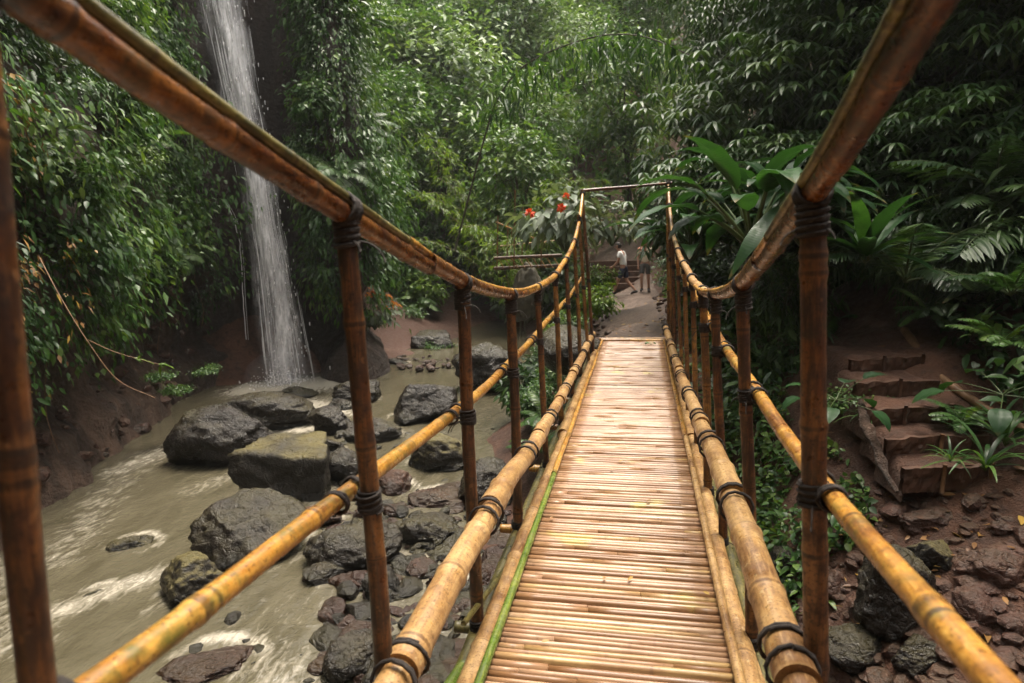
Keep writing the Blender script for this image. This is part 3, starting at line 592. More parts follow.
leaves(mb, P, np.stack([np.cos(az), np.sin(az), 0*az], 1), np.stack([RNG.normal(0, .3, n), RNG.normal(0, .3, n), np.ones(n)], 1), RNG.uniform(.06, .13, n), .045, .1, .3); tag(mb.build('path_litter', M['litter']), 'brown fallen leaves on the path', kind='stuff')
mb = MB()                                        # fallen leaves on the bank and steps
pp = scatter_px(150, 790, 1024, 380, 690, .04, .11); P = np.array(pp[0])+[0, 0, .035]; n = len(P); az = RNG.random(n)*6.3
leaves(mb, P, np.stack([np.cos(az), np.sin(az), RNG.normal(0, .2, n)], 1), np.stack([RNG.normal(0, .35, n), RNG.normal(0, .35, n), np.ones(n)], 1), np.array(pp[1])*1.5, np.array(pp[1])*.6, .1, .3)
tag(mb.build('leaf_litter', M['litter']), 'yellow and brown fallen leaves on the right bank', kind='stuff')

V, F, LL, DD = grid_mesh(np.arange(-10, 1.9, .075), np.concatenate([np.arange(-6, 2, .3), np.arange(2, 14, .075), np.arange(14, 31, .14)]), wz)
X, Y = ld(LL, DD); mb = MB(); mb.add(V, None, F, foam(X, Y).ravel()); tag(mb.build('water', M['water']), kind='structure')

# ================================================================== THE BAMBOO FOOTBRIDGE
BL = Vector((0, 4.3, -.1))
BRG = thing('bamboo_footbridge', 'bamboo footbridge with a split bamboo deck and sagging handrails over the stream', 'footbridge', BL)
def bp(name, mb, mat, parent=None, smooth=True):
    return mb.build(name, M[mat], parent or BRG, smooth, (-BL) if parent is None else None)
mb = MB(); y = -1.25
while y < 9.62:                                  # the deck: split culms laid side by side
    w = RNG.uniform(.021, .038); r = RNG.random(); h = RNG.uniform(.012, .019); xl, xr = -.452-RNG.uniform(0, .015), .452+RNG.uniform(0, .015)
    xs = np.linspace(xl, xr, 9); ang = RNG.normal(0, .003); k = int(RNG.integers(1, 8)) if RNG.random() < .55 else -1
    wob = .0025*vnoise(np.stack([xs*3+y*31, xs*0, xs*0], 1), 71); z0 = RNG.normal(0, .0022)
    segs = [(0, 9, r)] if k < 1 else [(0, k+1, r), (k, 9, np.clip(r+RNG.normal(0, .3), 0, 1))]
    ph = RNG.random()*5
    for a_, b_, rr in segs:
        x = xs[a_:b_].copy(); m_ = len(x)
        if a_: x[0] += .003
        zz = z0+(RNG.normal(0, .002) if a_ else 0)
        prof = np.array([(-.5, -.012), (-.42, .45*h), (-.17, h), (.17, h), (.42, .45*h), (.5, -.012)])
        V = np.stack([np.stack([x, y+w/2+p[0]*w*.97+x*ang+wob[a_:b_], np.full(m_, p[1]-.011+zz)], 1) for p in prof], 1).reshape(-1, 3)
        i, j = np.meshgrid(np.arange(m_-1), np.arange(5), indexing='ij'); i = i.ravel(); j = j.ravel()
        F = np.stack([i*6+j, (i+1)*6+j, (i+1)*6+j+1, i*6+j+1], 1)
        F = np.concatenate([F, [[0, 1, 2, 3], [0, 3, 4, 5], [(m_-1)*6+3, (m_-1)*6+2, (m_-1)*6+1, (m_-1)*6], [(m_-1)*6+5, (m_-1)*6+4, (m_-1)*6+3, (m_-1)*6]]])
        mb.add(V, None, F, rr, np.repeat(x/.37+ph, 6))
    y += w+RNG.uniform(.002, .006)
bp('deck', mb, 'deck', smooth=True)
def line(x0, y0, z0, x1, y1, z1, n=24, sag=0.):
    t = np.linspace(0, 1, n)[:, None]; P = np.array([x0, y0, z0])*(1-t)+np.array([x1, y1, z1])*t; P[:, 2] -= (sag*4*t*(1-t))[:, 0]; return P
def pole(name, P, r0, r1, mat, node=.3, wob=.004, parent=None, label=None, seg=14):
    mb = MB(); bamboo(mb, P, r0, r1, node, seg, RNG.random()*3, wob, RNG.random()); o = bp(name, mb, mat, parent)
    if label: o['label'] = label
    return o
pole('edge_pole', line(-.462, -1.1, .018, -.458, 4.35, .018), .021, .017, 'green', .42, label='fresh green bamboo edge pole')
pole('edge_pole', line(-.458, 4.1, .024, -.452, 9.7, .02), .019, .016, 'gold', .33)
pole('edge_pole', line(.468, -1.1, .018, .462, 5.2, .018), .021, .018, 'tan', .36)
pole('edge_pole', line(.462, 5.0, .022, .455, 9.7, .02), .018, .015, 'gold', .33)
for x, z, r in ((-.535, -.085, .047), (.535, -.085, .047), (-.2, -.075, .045), (.2, -.075, .045)):
    for a_, b_ in ((-1.2, 2.2), (2.05, 5.5), (5.3, 9.55)):
        pole('stringer', line(x+RNG.normal(0, .008), a_, z, x+RNG.normal(0, .008), b_, z-.01), r, r*.88, 'tan', .27)
for x, z in ((-.605, -.16), (.60, -.16)): pole('stringer', line(x, -1, z, x, 9.5, z+.03), .04, .032, 'olive', .3)
# handrails: fitted 3-D course, rising to a frame at either end
def course(pts, n=70): return smooth_curve(np.array(pts), n)
railL = course([(-.60,-1.1,2.45),(-.60,-.6,2.36),(-.60,.1,2.12),(-.60,.72,1.905),(-.60,1.5,1.685),(-.60,2.52,1.43),(-.605,3.52,1.283),(-.615,4.4,1.235),(-.63,5.5,1.245),(-.645,6.6,1.34),(-.66,7.8,1.55),(-.675,8.7,1.87),(-.68,9.2,2.19)])
railR = course([(.50,-1.1,2.55),(.50,-.4,2.38),(.50,.4,2.13),(.50,1.04,1.905),(.50,1.61,1.685),(.50,2.61,1.395),(.50,3.66,1.26),(.50,4.5,1.225),(.50,5.4,1.27),(.50,6.6,1.36),(.50,7.6,1.49),(.50,8.5,1.68),(.50,9.2,1.98),(.50,9.62,2.28)])
def rail_at(C, y): return np.array([np.interp(y, C[:, 1], C[:, k]) for k in range(3)])
for C, mts in ((railL, ('rail', 'rail', 'gold')), (railR, ('rail', 'rail', 'tan'))):
    for (a_, b_), mt in zip(((-1.1, 2.3), (2.05, 4.1), (3.85, 9.7)), mts):
        S = C[(C[:, 1] >= a_) & (C[:, 1] <= b_)]
        rr = .029 if mt == 'rail' else .026
        pole('handrail', S+[0, 0, .012 if a_ > 2 else 0], rr*1.08, rr*(.9 if b_ < 5 else .8), mt, .31, .006)
    for a_, b_ in ((-1.1, 2.0), (1.8, 4.6)):
        S = C[(C[:, 1] >= a_) & (C[:, 1] <= b_)]
        pole('handrail_strip', S+[.012 if C is railL else -.022, 0, .034 if C is railL else .024], .015, .012, 'gold' if a_ > 0 else 'olive', .36, .004)
# posts from their sight lines (top on the rail, foot below the deck edge)
PL = [((2,190),(40,683)),((345,214),(385,683)),((462,289),(478,628)),((511,299),(518,538)),((537.5,292),(547,480)),((555,278),(562,430)),((566,262),(573,402)),((574.5,240),(581,376)),((579,215),(588,352)),((582.5,190),(592,332))]
PR = [((812,203),(815,683)),((743,288),(751,560)),((715.5,297),(723,545)),((703,290),(709,497)),((692,278),(697,455)),((684,264),(688,425)),((678,248),(682,400)),((673,230),(676,380)),((669.5,207),(672,358)),((667,186),(669,343))]
def coil(axis_p, ax, r, turns, pitch, tr, ell=(1., 1.), ell_dir=None, n=14):
    ax = unit(np.asarray(ax, float)); ref = np.array([0, 1., 0]) if ell_dir is None else np.asarray(ell_dir, float)
    e1 = unit(ref-ax*(ref @ ax)); e2 = np.cross(ax, e1); t = np.linspace(0, turns*2*math.pi, int(turns*n))
    return np.asarray(axis_p)+np.cos(t)[:, None]*e1*r*ell[0]+np.sin(t)[:, None]*e2*r*ell[1]+ax*((t/(2*math.pi)-turns/2)*pitch)[:, None]+RNG.normal(0, tr*.12, (len(t), 3))
def lash(parent, p, ax, r, turns=5, pitch=.013, tr=.0065, core=True, ell=(1, 1), ell_dir=None):
    mb = MB(); ax = unit(np.asarray(ax, float)); p = np.asarray(p, float)
    if core:
        n_ = int(turns*1.7); tr *= .55; h = turns*pitch*.45
        for q in range(3):
            tube(mb, coil(p+ax*RNG.normal(0, .004), ax+RNG.normal(0, .05, 3), r*(.96+.03*q), n_/2.4, 2*h/(n_/2.4)*RNG.uniform(.85, 1.05), tr*RNG.uniform(.8, 1.15), ell, RNG.normal(size=3)), tr, 6, q*.3, True)
        tube(mb, np.stack([p-ax*h, p, p+ax*h]), r*.995, 12, 0, True)
        for q in range(2):
            a_ = RNG.random()*6.28; o_ = np.array([math.cos(a_), math.sin(a_), 0])*r; tube(mb, arc(p+o_*1.05-[0, 0, h*.6], a_, -.2, RNG.uniform(.03, .09), 1.3, 6), tr*.6, 4, .5, True)
    else: tube(mb, coil(p, ax, r, turns, pitch, tr, ell, ell_dir), tr, 6, 0, True)
    return mb.build('lashing', M['lash'], parent, True, None)
MIDL = smooth_curve([(-.665,-1.1,1.16),(-.665,-.2,1.1),(-.66,.66,1.0),(-.66,1.5,.945),(-.665,2.7,.87),(-.67,3.7,.85),(-.68,5.5,.872),(-.70,7.6,.90),(-.72,9.3,.98)], 60)
MIDR = smooth_curve([(.565,-1.1,1.2),(.565,-.2,1.12),(.562,.83,1.025),(.56,1.70,.975),(.56,2.85,.985),(.56,3.8,1.0),(.56,5.2,1.07),(.555,7.2,1.15),(.555,9.5,1.27)], 60)
SPL = [(-.535,-1.2,.40),(-.535,1.55,.44),(-.54,2.9,.405),(-.545,4.25,.29),(-.56,5.9,.215),(-.575,7.6,.175),(-.59,9.6,.14)]
SPR = [(.49,-1.2,.49),(.49,1.62,.515),(.49,2.3,.53),(.49,3.2,.485),(.49,4.3,.40),(.49,6.4,.26),(.485,8.1,.235),(.48,9.6,.22)]
for side_, (PX, C, MC, SP) in enumerate(((PL, railL, MIDL, SPL), (PR, railR, MIDR, SPR))):
    sg = -1 if side_ == 0 else 1; SPC = smooth_curve(SP, 60)
    for k, (a_, b_) in enumerate(PX):
        if k == 0 and side_ == 0:
            q = at_ax(15, 440, 0, -.605); yk = q[1]; f = at_ax(38, 660, 1, yk); f2 = at_ax(-3, 250, 1, yk); dz = (f2-f)/(f2[2]-f[2]); zt = rail_at(C, yk)[2]; top = f+dz*(zt-f[2])
        else:
            xp = np.interp(k, [0, 3, 9], [-.60, -.605, -.68]) if side_ == 0 else .50
            top = at_ax(*a_, 0, xp); yk = top[1]; f = at_ax(*b_, 1, yk); top[2] = rail_at(C, yk)[2]-.01 if side_ else top[2]
            dz = (top-f)/(top[2]-f[2])
        foot = f+dz*(-.3-f[2]); r = (.0275, .0285)[k % 2]*(1.08 if side_ and k == 0 else 1.)*(.8 if k > 3 else 1.)*(.86 if k in (1, 2) and side_ else 1.)*(.74 if k == 0 and not side_ else 1.)*(.9 if k == 1 and not side_ else 1.)
        if side_ and k > 2: r *= .9
        mt = 'red' if (k < 3 or RNG.random() < .35) else 'post_gold'
        po = pole('post', np.linspace(foot, top+np.array([0, 0, .01]), 14), r*1.04, r*.95, mt, .34, .006, seg=12 if k > 3 else 16)
        big = k < 4; pw = np.array(po.location)
        lash(po, top-dz*.045, dz, r*1.16, 6 if big else 4, .014, .0075)
        T = C[np.abs(C[:, 1]-yk).argmin()]-C[max(np.abs(C[:, 1]-yk).argmin()-1, 0)]; lash(po, rail_at(C, yk)+[0, 0, .008], T, .036, 4, .012, .006, False)
        mz = np.array([np.interp(yk, MC[:, 1], MC[:, q]) for q in range(3)]); pm = f+dz*(mz[2]-f[2])
        lash(po, pm-dz*.01, dz, r*1.2, 5 if big else 4, .013, .0065)
        lash(po, mz+[0, -.05, 0], (0, 1, .12), .0315, 2, .009, .005, False); lash(po, mz+[0, .05, 0], (0, 1, -.1), .0315, 1.6, .009, .005, False)
        sz = np.array([np.interp(yk, SPC[:, 1], SPC[:, q]) for q in range(3)])
        for dy in (-.05, .055): lash(po, sz+[0, dy, 0], (0, 1, .15*(1 if dy > 0 else -1)), .0635 if yk < 4 else .054, 1.6, .008, .006, False)
        lash(po, f+dz*(-.09-f[2]), dz, r*1.25, 4, .013, .0065)
        if k in (0, 1, 2, 3, 4, 5, 6) :                     # cross beam under the deck reaching out to the post foot
            pole('cross_beam', line(-.72 if side_ == 0 else -.2, yk+.045, -.145, .2 if side_ == 0 else .7, yk+.045, -.15), .026, .024, 'olive' if k in (1, 2) else 'gold', .3)
    pole('mid_rail', MC[MC[:, 1] < 5.1], .0262, .022, 'gold', .36, .006)
    pole('mid_rail', MC[MC[:, 1] > 4.9]+[0, 0, .02], .023, .017, 'gold', .33, .005)
    cuts = [(-1.2, 1.66), (1.5, 2.86), (2.62, 4.2), (4.0, 5.4), (5.2, 6.6), (6.4, 8.0), (7.8, 9.6)]
    for i_, (y0, y1) in enumerate(cuts):
        S = np.array([[np.interp(t, SPC[:, 1], SPC[:, q]) for q in range(3)] for t in np.linspace(y0, y1, 16)])
        S += np.array([0, 0, .0])+np.linspace(.006, -.008, 16)[:, None]*np.array([0, 0, 1.2])
        pole('side_pole', S, .054 if y0 < 4 else .046, .046 if y0 < 4 else .04, 'tan', .4, .006, seg=20)
pole('brace', np.linspace((-.60, 2.30, -.13), (-.70, 1.45, -.05), 10), .03, .028, 'green', .38, label='stubby green brace pole')
pole('brace', np.linspace((-.57, 3.05, -.10), (-.59, 2.3, .06), 10), .014, .012, 'olive', .3)
pole('brace', np.linspace((.53, 2.62, -.08), (.62, 1.75, -.22), 10), .035, .03, 'tan', .34)
ga, gb = np.array([-.68, 9.2, 2.215]), np.array([.505, 9.63, 2.30])
pole('top_bar', np.linspace(ga-(gb-ga)*.03, gb+(gb-ga)*.04, 12), .023, .02, 'rail', .4)
pole('top_bar', line(-.66, -1.12, 2.47, .6, -1.12, 2.56), .025, .022, 'rail', .4)
pole('end_beam', line(-.47, 9.66, .012, .47, 9.66, .012), .034, .03, 'gold', .4)
pole('end_beam', line(-.5, 9.72, .03, .5, 9.72, .03), .026, .024, 'tan', .4)
mb = MB()                                         # stone sill the bridge lands on
o = MB(); V = rock_shape(77, ICV, 9, .9, .5)*[.85, .3, .45]; o.add(V+[0, 10.0, -.66], ICF); tag(o.build('stone_abutment', M['rock_grey']), 'low stone abutment under the far end of the bridge deck', 'abutment')
o = MB(); V = rock_shape(78, ICV, 9, .95, .4)*[.42, .75, .34]; o.add(V+[-.95, 9.9, -.12], ICF); tag(o.build('rock', M['rock_grey']), 'pale flat ledge rock outside the left rail at the far end of the bridge', 'rock')

mb = MB(); n = 26; P = np.stack([RNG.uniform(-.42, .42, n), 1.6+8*RNG.random(n)**1.2, np.full(n, .022)], 1); az = RNG.random(n)*6.3
leaves(mb, P, np.stack([np.cos(az), np.sin(az), 0*az], 1), np.stack([RNG.normal(0, .2, n), RNG.normal(0, .2, n), np.ones(n)], 1), RNG.uniform(.02, .05, n), .016, .05, .3); tag(mb.build('deck_litter', M['litter']), 'small fallen leaves lying on the bridge deck', kind='stuff')
# ================================================================== EARTH STEPS on the right bank
ST = [(905, 990, 470, -.42), (888, 985, 440, -.25), (868, 950, 411, -.08), (856, 936, 384, .09), (852, 922, 361, .24)]
sx = thing('earth_stairway', 'earth steps held by dark planks climbing the right bank', 'steps', gp(3.5, 5.1))
inv = -np.array(sx.location); prev = None
for k, (ul, ur, vt, zt) in enumerate(ST):
    a_, b_ = at_z(ul, vt, zt), at_z(ur, vt-3, zt); d = b_-a_; L = np.linalg.norm(d); d /= L; nrm = np.array([-d[1], d[0], 0]); ang = math.atan2(d[1], d[0]); c_ = (a_+b_)/2
    mb = MB(); xx, zz = np.meshgrid(np.linspace(-1, 1, 40), np.linspace(-1, 1, 10), indexing='ij'); P = c_+d*(xx*(L/2+.02))[..., None]+np.array([0, 0, 1.])*(zz*.11-.09+.02*fbm(np.stack([xx*4+k*5, xx*0, xx*0], -1), 3, 82)*(zz > 0))[..., None]; P = P-nrm*(.018+.02*fbm(np.stack([xx*9, zz*2+k*7, xx*0], -1), 3, 83)+.012*zz)[..., None]
    i, j = np.meshgrid(np.arange(39), np.arange(9), indexing='ij'); i = i.ravel(); j = j.ravel(); F = np.stack([i*10+j, (i+1)*10+j, (i+1)*10+j+1, i*10+j+1], 1); Pb = P+nrm*.05; mb.add(np.concatenate([P.reshape(-1, 3), Pb.reshape(-1, 3)]), None, np.concatenate([F, F[:, ::-1]+400, [[q*10+9, (q+1)*10+9, 400+(q+1)*10+9, 400+q*10+9] for q in range(39)]]), 0)
    mb.build('riser_plank', M['wood'], sx, False, inv)
    nx = np.linspace(-1, 1, 26); ny = np.linspace(0, 1, 14); XX, YY = np.meshgrid(nx, ny, indexing='ij'); run = .42 if k < 4 else .7
    P = c_+d*(XX*L*.51)[..., None]+nrm*(YY*run+.012)[..., None]; P[..., 2] += .012+.03*fbm(P*5, 3, 81)-.3*np.abs(XX)**14+.03*YY
    i, j = np.meshgrid(np.arange(25), np.arange(13), indexing='ij'); i = i.ravel(); j = j.ravel(); mb = MB()
    mb.add(P.reshape(-1, 3), None, np.stack([i*14+j, (i+1)*14+j, (i+1)*14+j+1, i*14+j+1], 1), .06); mb.build('tread', M['earth'], sx, True, inv)
    for s_ in ([.52] if k % 2 else [.42, .97]):
        q = a_+d*L*s_-nrm*.034; mb = MB(); tube(mb, np.linspace(q+[0, 0, -.2], q+[.01, 0, .05], 4), .018, 8, 0); mb.build('stake', M['log'] if k in (0, 1) else M['wood'], sx, True, inv)
def rough_tube(P, r, seg=12, amp=.3, sd=0):
    mb = MB(); Q, t = resample(P, .03); R = np.interp(np.linspace(0, 1, len(Q)), np.linspace(0, 1, len(r)), r); tube(mb, Q, R, seg, 0)
    V = mb.V[-1]; k = np.clip(np.arange(len(V))//seg, 0, len(Q)-1); c_ = Q[k]; mb.V[-1] = c_+(V-c_)*(1+amp*fbm(V*9, 3, 90+sd))[:, None]; return mb
P = smooth_curve([at(905, 330, 7.2), at(925, 362, 6.6), at(950, 385, 6.1), at(985, 408, 5.7), at(1030, 432, 5.3)], 30)
tag(rough_tube(P, [.045, .055, .04, .035]).build('fallen_log', M['log']), 'leaning brown log lying along the right side of the earth steps', 'log')
P = smooth_curve([at(860, 400, 6.0), at(866, 425, 5.5), at(877, 447, 5.2), at(884, 470, 5.0), at(897, 492, 4.8)], 30)
tag(rough_tube(P, [.02, .04, .05, .035, .015], 12, .9, 1).build('tree_root', M['cliff']), 'gnarled dark root at the left end of the earth steps', 'root')
P = smooth_curve([at(848, 372, 6.9), at(870, 352, 7.0), at(893, 346, 7.1)], 12)
tag(rough_tube(P, [.03, .035, .03], 10, .3, 2).build('branch', M['log']), 'short pale broken branch lying across the top earth step', 'branch')
# stone steps behind the walkers
ss = thing('stone_stairway', 'dark stone steps rising behind the two walkers on the path', 'steps', gp(4.3, 23.5)); inv = -np.array(ss.location)
for k in range(5):
    p = gp(4.25, 23.6); p = p+np.array([LF[0], LF[1], 0])*k*.45+[0, 0, .1+k*.19]; mb = MB(); box(mb, p, (1.15, .24, .1), 0, rotz(YAW-.1)); mb.build('step', M['wood'], ss, False, inv)

# second, far bamboo structure by the bank
D2 = 21.; w2 = thing('bamboo_lookout', 'small far bamboo bridge with thin uprights above a dark stump left of the far gate', 'footbridge', at(527, 300, D2)); inv = -np.array(w2.location)
def rod2(name, a_, b_, r, mt):
    mb = MB(); bamboo(mb, np.linspace(at(*a_), at(*b_), 8), r, r*.9, .4, 8, RNG.random(), .004, RNG.random()); mb.build(name, M[mt], w2, True, inv)
for v, dd, r in ((258, 0, .045), (268, .02, .04), (259, .9, .04), (269, .9, .04)): rod2('rail', (494, v, D2+dd), (562, v-3, D2+dd+.3), r, 'red')
for k in range(9): rod2('lattice', (498+k*7, 258, D2+.03), (504+k*7, 268, D2+.03), .018, 'tan')
for u, v0, v1, dd in ((497, 215, 268, 0), (507, 222, 260, .4), (514, 190, 268, 0), (522, 205, 262, .9), (541, 222, 266, 0), (511, 228, 262, .9)): rod2('upright', (u, v1, D2+dd), (u+1, v0, D2+dd), .022, 'post_gold')
rod2('rail', (496, 222, D2), (545, 243, D2+.2), .025, 'gold'); rod2('rail', (500, 246, D2+.4), (560, 240, D2+.5), .02, 'tan')
mb = MB(); V = rock_shape(70, ICV, 9, .8)*[.55, .5, .95]; mb.add(V+at(526, 290, D2+.5), ICF)
tag(mb.build('tree_stump', M['bark']), 'dark stump under the far bamboo bridge', 'stump')

# ================================================================== PEOPLE
def skin(name, J, E, mat, parent, sub=2, root=0):
    names = list(J); me = bpy.data.meshes.new(name); me.from_pydata([J[k][0] for k in names], [(names.index(a), names.index(b)) for a, b in E], [])
    o = link(name, me, parent); me.materials.append(M[mat]); md = o.modifiers.new('Skin', 'SKIN'); md.use_smooth_shade = True
    for i, k in enumerate(names):
        r = J[k][1]; me.skin_vertices[0].data[i].radius = r if hasattr(r, '__len__') else (r, r); me.skin_vertices[0].data[i].use_root = (i == root)
    s = o.modifiers.new('Sub', 'SUBSURF'); s.levels = sub; s.render_levels = sub
    return o
def person(label, loc, rz, pose, shirt, short, sleeve_mat=None):
    root = thing('person', label, 'person', loc, rz); J = dict(pose); E = [('pel','ab'),('ab','ch'),('ch','ne'),('ne','hd'),('hd','cr')]
    for s in 'lr':
        E += [('ch','sh'+s),('sh'+s,'el'+s),('el'+s,'wr'+s),('wr'+s,'ha'+s),('pel','hi'+s),('hi'+s,'kn'+s),('kn'+s,'an'+s),('an'+s,'to'+s)]
        h, w = np.array(J['ha'+s][0]), np.array(J['wr'+s][0]); d = unit(h-w); sd = unit(np.cross(d, [.3, 1, .2]))
        for q, off in enumerate((-.032, -.011, .011, .032)):
            J[f'f{s}{q}'] = (tuple(h+d*(.075-.012*abs(q-1.3))+sd*off+[0, .012, 0]), .0095); E.append(('ha'+s, f'f{s}{q}'))
        J[f't{s}'] = (tuple(h+sd*.05+d*.02+[0, .01, 0]), .01); E.append(('ha'+s, f't{s}'))
    skin('body', J, E, 'skin', root)
    hd = np.array(J['hd'][0]); cr = np.array(J['cr'][0]); fwd = np.array([0, 1, -.25 if pose['hd'][0][1] > .1 else 0]); fwd = unit(fwd)
    V = ICV*[.088, .105, .115]+(hd+cr)/2+[0, -.012, .022]; keep = (ICV[:, 2] > .25) | (ICV[:, 1] < -.1); f = ICF[keep[ICF].all(1)]; mb = MB(); mb.add(V, f); mb.build('hair', M['hair'], root)
    mb = MB(); c_ = (hd+cr)/2
    for nm, off, sz, mt_ in (('eye', (-.033, .088, .005), (.012, .012, .012), 'hair'), ('eye', (.033, .088, .005), (.012, .012, .012), 'hair'), ('nose', (0, .1, -.022), (.012, .02, .022), 'skin'), ('mouth', (0, .086, -.062), (.028, .01, .008), 'coral_cloth'), ('ear', (-.085, 0, -.01), (.014, .022, .032), 'skin'), ('ear', (.085, 0, -.01), (.014, .022, .032), 'skin')):
        mb = MB(); mb.add(I2V*np.array(sz)+c_+np.array(off), I2F); mb.build(nm, M[mt_], root)
    def up(n, f): r = J[n][1]; return (J[n][0], tuple(x*f for x in r) if hasattr(r, '__len__') else r*f)
    def lerp(a, b, t, r): return (tuple(np.array(J[a][0])*(1-t)+np.array(J[b][0])*t), r)
    S = {'pel': (tuple(np.array(J['pel'][0])+[0, 0, -.02]), (.165, .125)), 'ab': up('ab', 1.16), 'ch': up('ch', 1.13), 'nk': lerp('ch', 'ne', .62, .075)}; SE = [('pel','ab'),('ab','ch'),('ch','nk')]
    for s in 'lr': S['sh'+s] = up('sh'+s, 1.28); S['sl'+s] = lerp('sh'+s, 'el'+s, .62, .066); SE += [('ch','sh'+s),('sh'+s,'sl'+s)]
    skin('shirt', S, SE, shirt, root)
    S = {'pel': (J['pel'][0], (.172, .135)), 'wa': lerp('pel', 'ab', .5, (.15, .115))}; SE = [('pel','wa')]
    for s in 'lr': S['hi'+s] = up('hi'+s, 1.22); S['kn'+s] = lerp('hi'+s, 'kn'+s, .86, .088); SE += [('pel','hi'+s),('hi'+s,'kn'+s)]
    skin('shorts', S, SE, short, root)
    for s in 'lr':
        a_, t_ = np.array(J['an'+s][0]), np.array(J['to'+s][0]); mb = MB(); tube(mb, np.stack([a_+[0, -.06, -.03], a_+[0, 0, -.02], (a_+t_)/2, t_+[0, .03, 0]]), [.035, .052, .045, .03], 10); mb.build('shoe', M['shoe'], root)
    return root
walk = {'pel': ((0, 0, .90), (.135, .105)), 'ab': ((0, .03, 1.06), (.125, .095)), 'ch': ((0, .09, 1.27), (.15, .105)), 'ne': ((0, .15, 1.43), .052), 'hd': ((0, .19, 1.50), (.072, .085)), 'cr': ((0, .205, 1.62), (.068, .08)),
 'shl': ((-.175, .09, 1.345), .055), 'ell': ((-.225, .12, 1.08), .042), 'wrl': ((-.17, .30, .92), .03), 'hal': ((-.155, .37, .885), (.035, .022)),
 'shr': ((.175, .08, 1.345), .055), 'elr': ((.225, .0, 1.08), .042), 'wrr': ((.21, .08, .86), .03), 'har': ((.205, .11, .78), (.035, .022)),
 'hil': ((-.09, .0, .84), .088), 'knl': ((-.10, .17, .47), .058), 'anl': ((-.10, .30, .09), .038), 'tol': ((-.10, .47, .04), .036),
 'hir': ((.09, .0, .84), .088), 'knr': ((.10, -.06, .46), .058), 'anr': ((.10, -.36, .13), .038), 'tor': ((.10, -.22, .035), .036)}
stand = {'pel': ((0, 0, .93), (.135, .105)), 'ab': ((0, 0, 1.09), (.125, .095)), 'ch': ((0, .0, 1.30), (.15, .105)), 'ne': ((0, .01, 1.47), .052), 'hd': ((0, .03, 1.54), (.072, .085)), 'cr': ((0, .03, 1.66), (.068, .08)),
 'shl': ((-.18, .0, 1.38), .055), 'ell': ((-.25, .08, 1.12), .042), 'wrl': ((-.18, .27, 1.27), .03), 'hal': ((-.16, .31, 1.34), (.035, .022)),
 'shr': ((.18, .0, 1.38), .055), 'elr': ((.23, -.03, 1.11), .042), 'wrr': ((.22, .06, .88), .03), 'har': ((.215, .09, .80), (.035, .022)),
 'hil': ((-.09, .0, .87), .088), 'knl': ((-.11, .06, .48), .058), 'anl': ((-.12, .0, .09), .038), 'tol': ((-.13, .15, .035), .036),
 'hir': ((.09, .0, .87), .088), 'knr': ((.10, .16, .50), .058), 'anr': ((.10, .10, .1), .038), 'tor': ((.11, .25, .04), .036)}
def walker(u, v, **k):
    p = ground_hit(u, v, 8, 40); x, y_ = p[0], p[1]; L, D = to_ld(x, y_); return gp(L, D, .03)
person('person in a white shirt and navy shorts striding left along the path', walker(624, 296), YAW+rad(62), walk, 'white_cloth', 'navy_cloth')
p2 = person('person in a coral and cream top facing the bridge on the path', walker(645, 292.5), YAW+rad(165), stand, 'cream_cloth', 'grey_cloth')
mb = MB(); V = ICV*[.15, .135, .075]+[.09, .0, 1.40]; mb.add(V, ICF); mb.build('shawl', M['coral_cloth'], p2)

# ================================================================== VEGETATION
def crown(mb, c, R, ncl, per, cr, L, W, simple=False, palm=0, droop=.25, seed=0, up=.75, shell=.45, sd=.3):
    r = np.random.default_rng(seed); d = unit(r.normal(size=(ncl, 3))); q = shell+(1-shell)*r.random(ncl)**.6
    q = q*(1+.38*vnoise(d*1.7+seed, 3)); C = np.asarray(c)+d*q[:, None]*np.asarray(R)
    P = np.repeat(C, per, 0)+r.normal(0, 1, (ncl*per, 3))*cr*[1, 1, .6]; out = np.repeat(d, per, 0); n = len(P)
    rn = np.clip(np.repeat(r.normal(.5, .2, ncl), per)+r.normal(0, .13, n), 0, 1)
    Dr = out*.55+r.normal(0, .6, (n, 3))*[1, 1, .5]+[0, 0, -.3]; Nr = np.array([0, 0, up])+r.normal(0, sd, (n, 3))+out*.35
    if not palm:
        leaves(mb, P, Dr, Nr, L*r.uniform(.7, 1.25, n), W*r.uniform(.75, 1.2, n), droop, .25, simple, rn)
    else:                                          # palmate: leaflets radiate from each stalk end and hang
        az = r.random(n)*6.28
        for k in range(palm):
            a = az+k*2*math.pi/palm; D_ = np.stack([np.cos(a), np.sin(a), -.25+0*a], 1)+unit(Nr)*.0
            leaves(mb, P+D_*.01, D_+out*.25, np.array([0, 0, 1.])+r.normal(0, .15, (n, 3)), L*r.uniform(.8, 1.1, n), W, droop*1.6, .2, simple, rn)
    return C
def stems(mb, base, C, r, k, sd=0):
    rr = np.random.default_rng(sd)
    for p in C[rr.permutation(len(C))[:k]]:
        m = (np.asarray(base)+p)/2+rr.normal(0, .06, 3)*np.linalg.norm(p-base); m[2] += .1*np.linalg.norm(p-base)
        tube(mb, smooth_curve([base, m, p], 10), np.linspace(r, r*.3, 10), 5, 0, False)
LIB = {}
def plant_root(name): return thing(name, '', '', (0, 0, -500))
def mk_shrub(key, name, mat, seed, R, ncl, per, cr, L, W, palm=0, simple=False, droop=.25, up=.75, h=.6):
    root = plant_root(name); mb = MB(); C = crown(mb, (0, 0, h), R, ncl, per, cr, L, W, simple, palm, droop, seed, up); mb.build('foliage', M[mat], root)
    mb = MB(); stems(mb, np.zeros(3), C, .018, 12, seed); mb.build('stem', M['stem'], root); LIB[key] = [root, False]
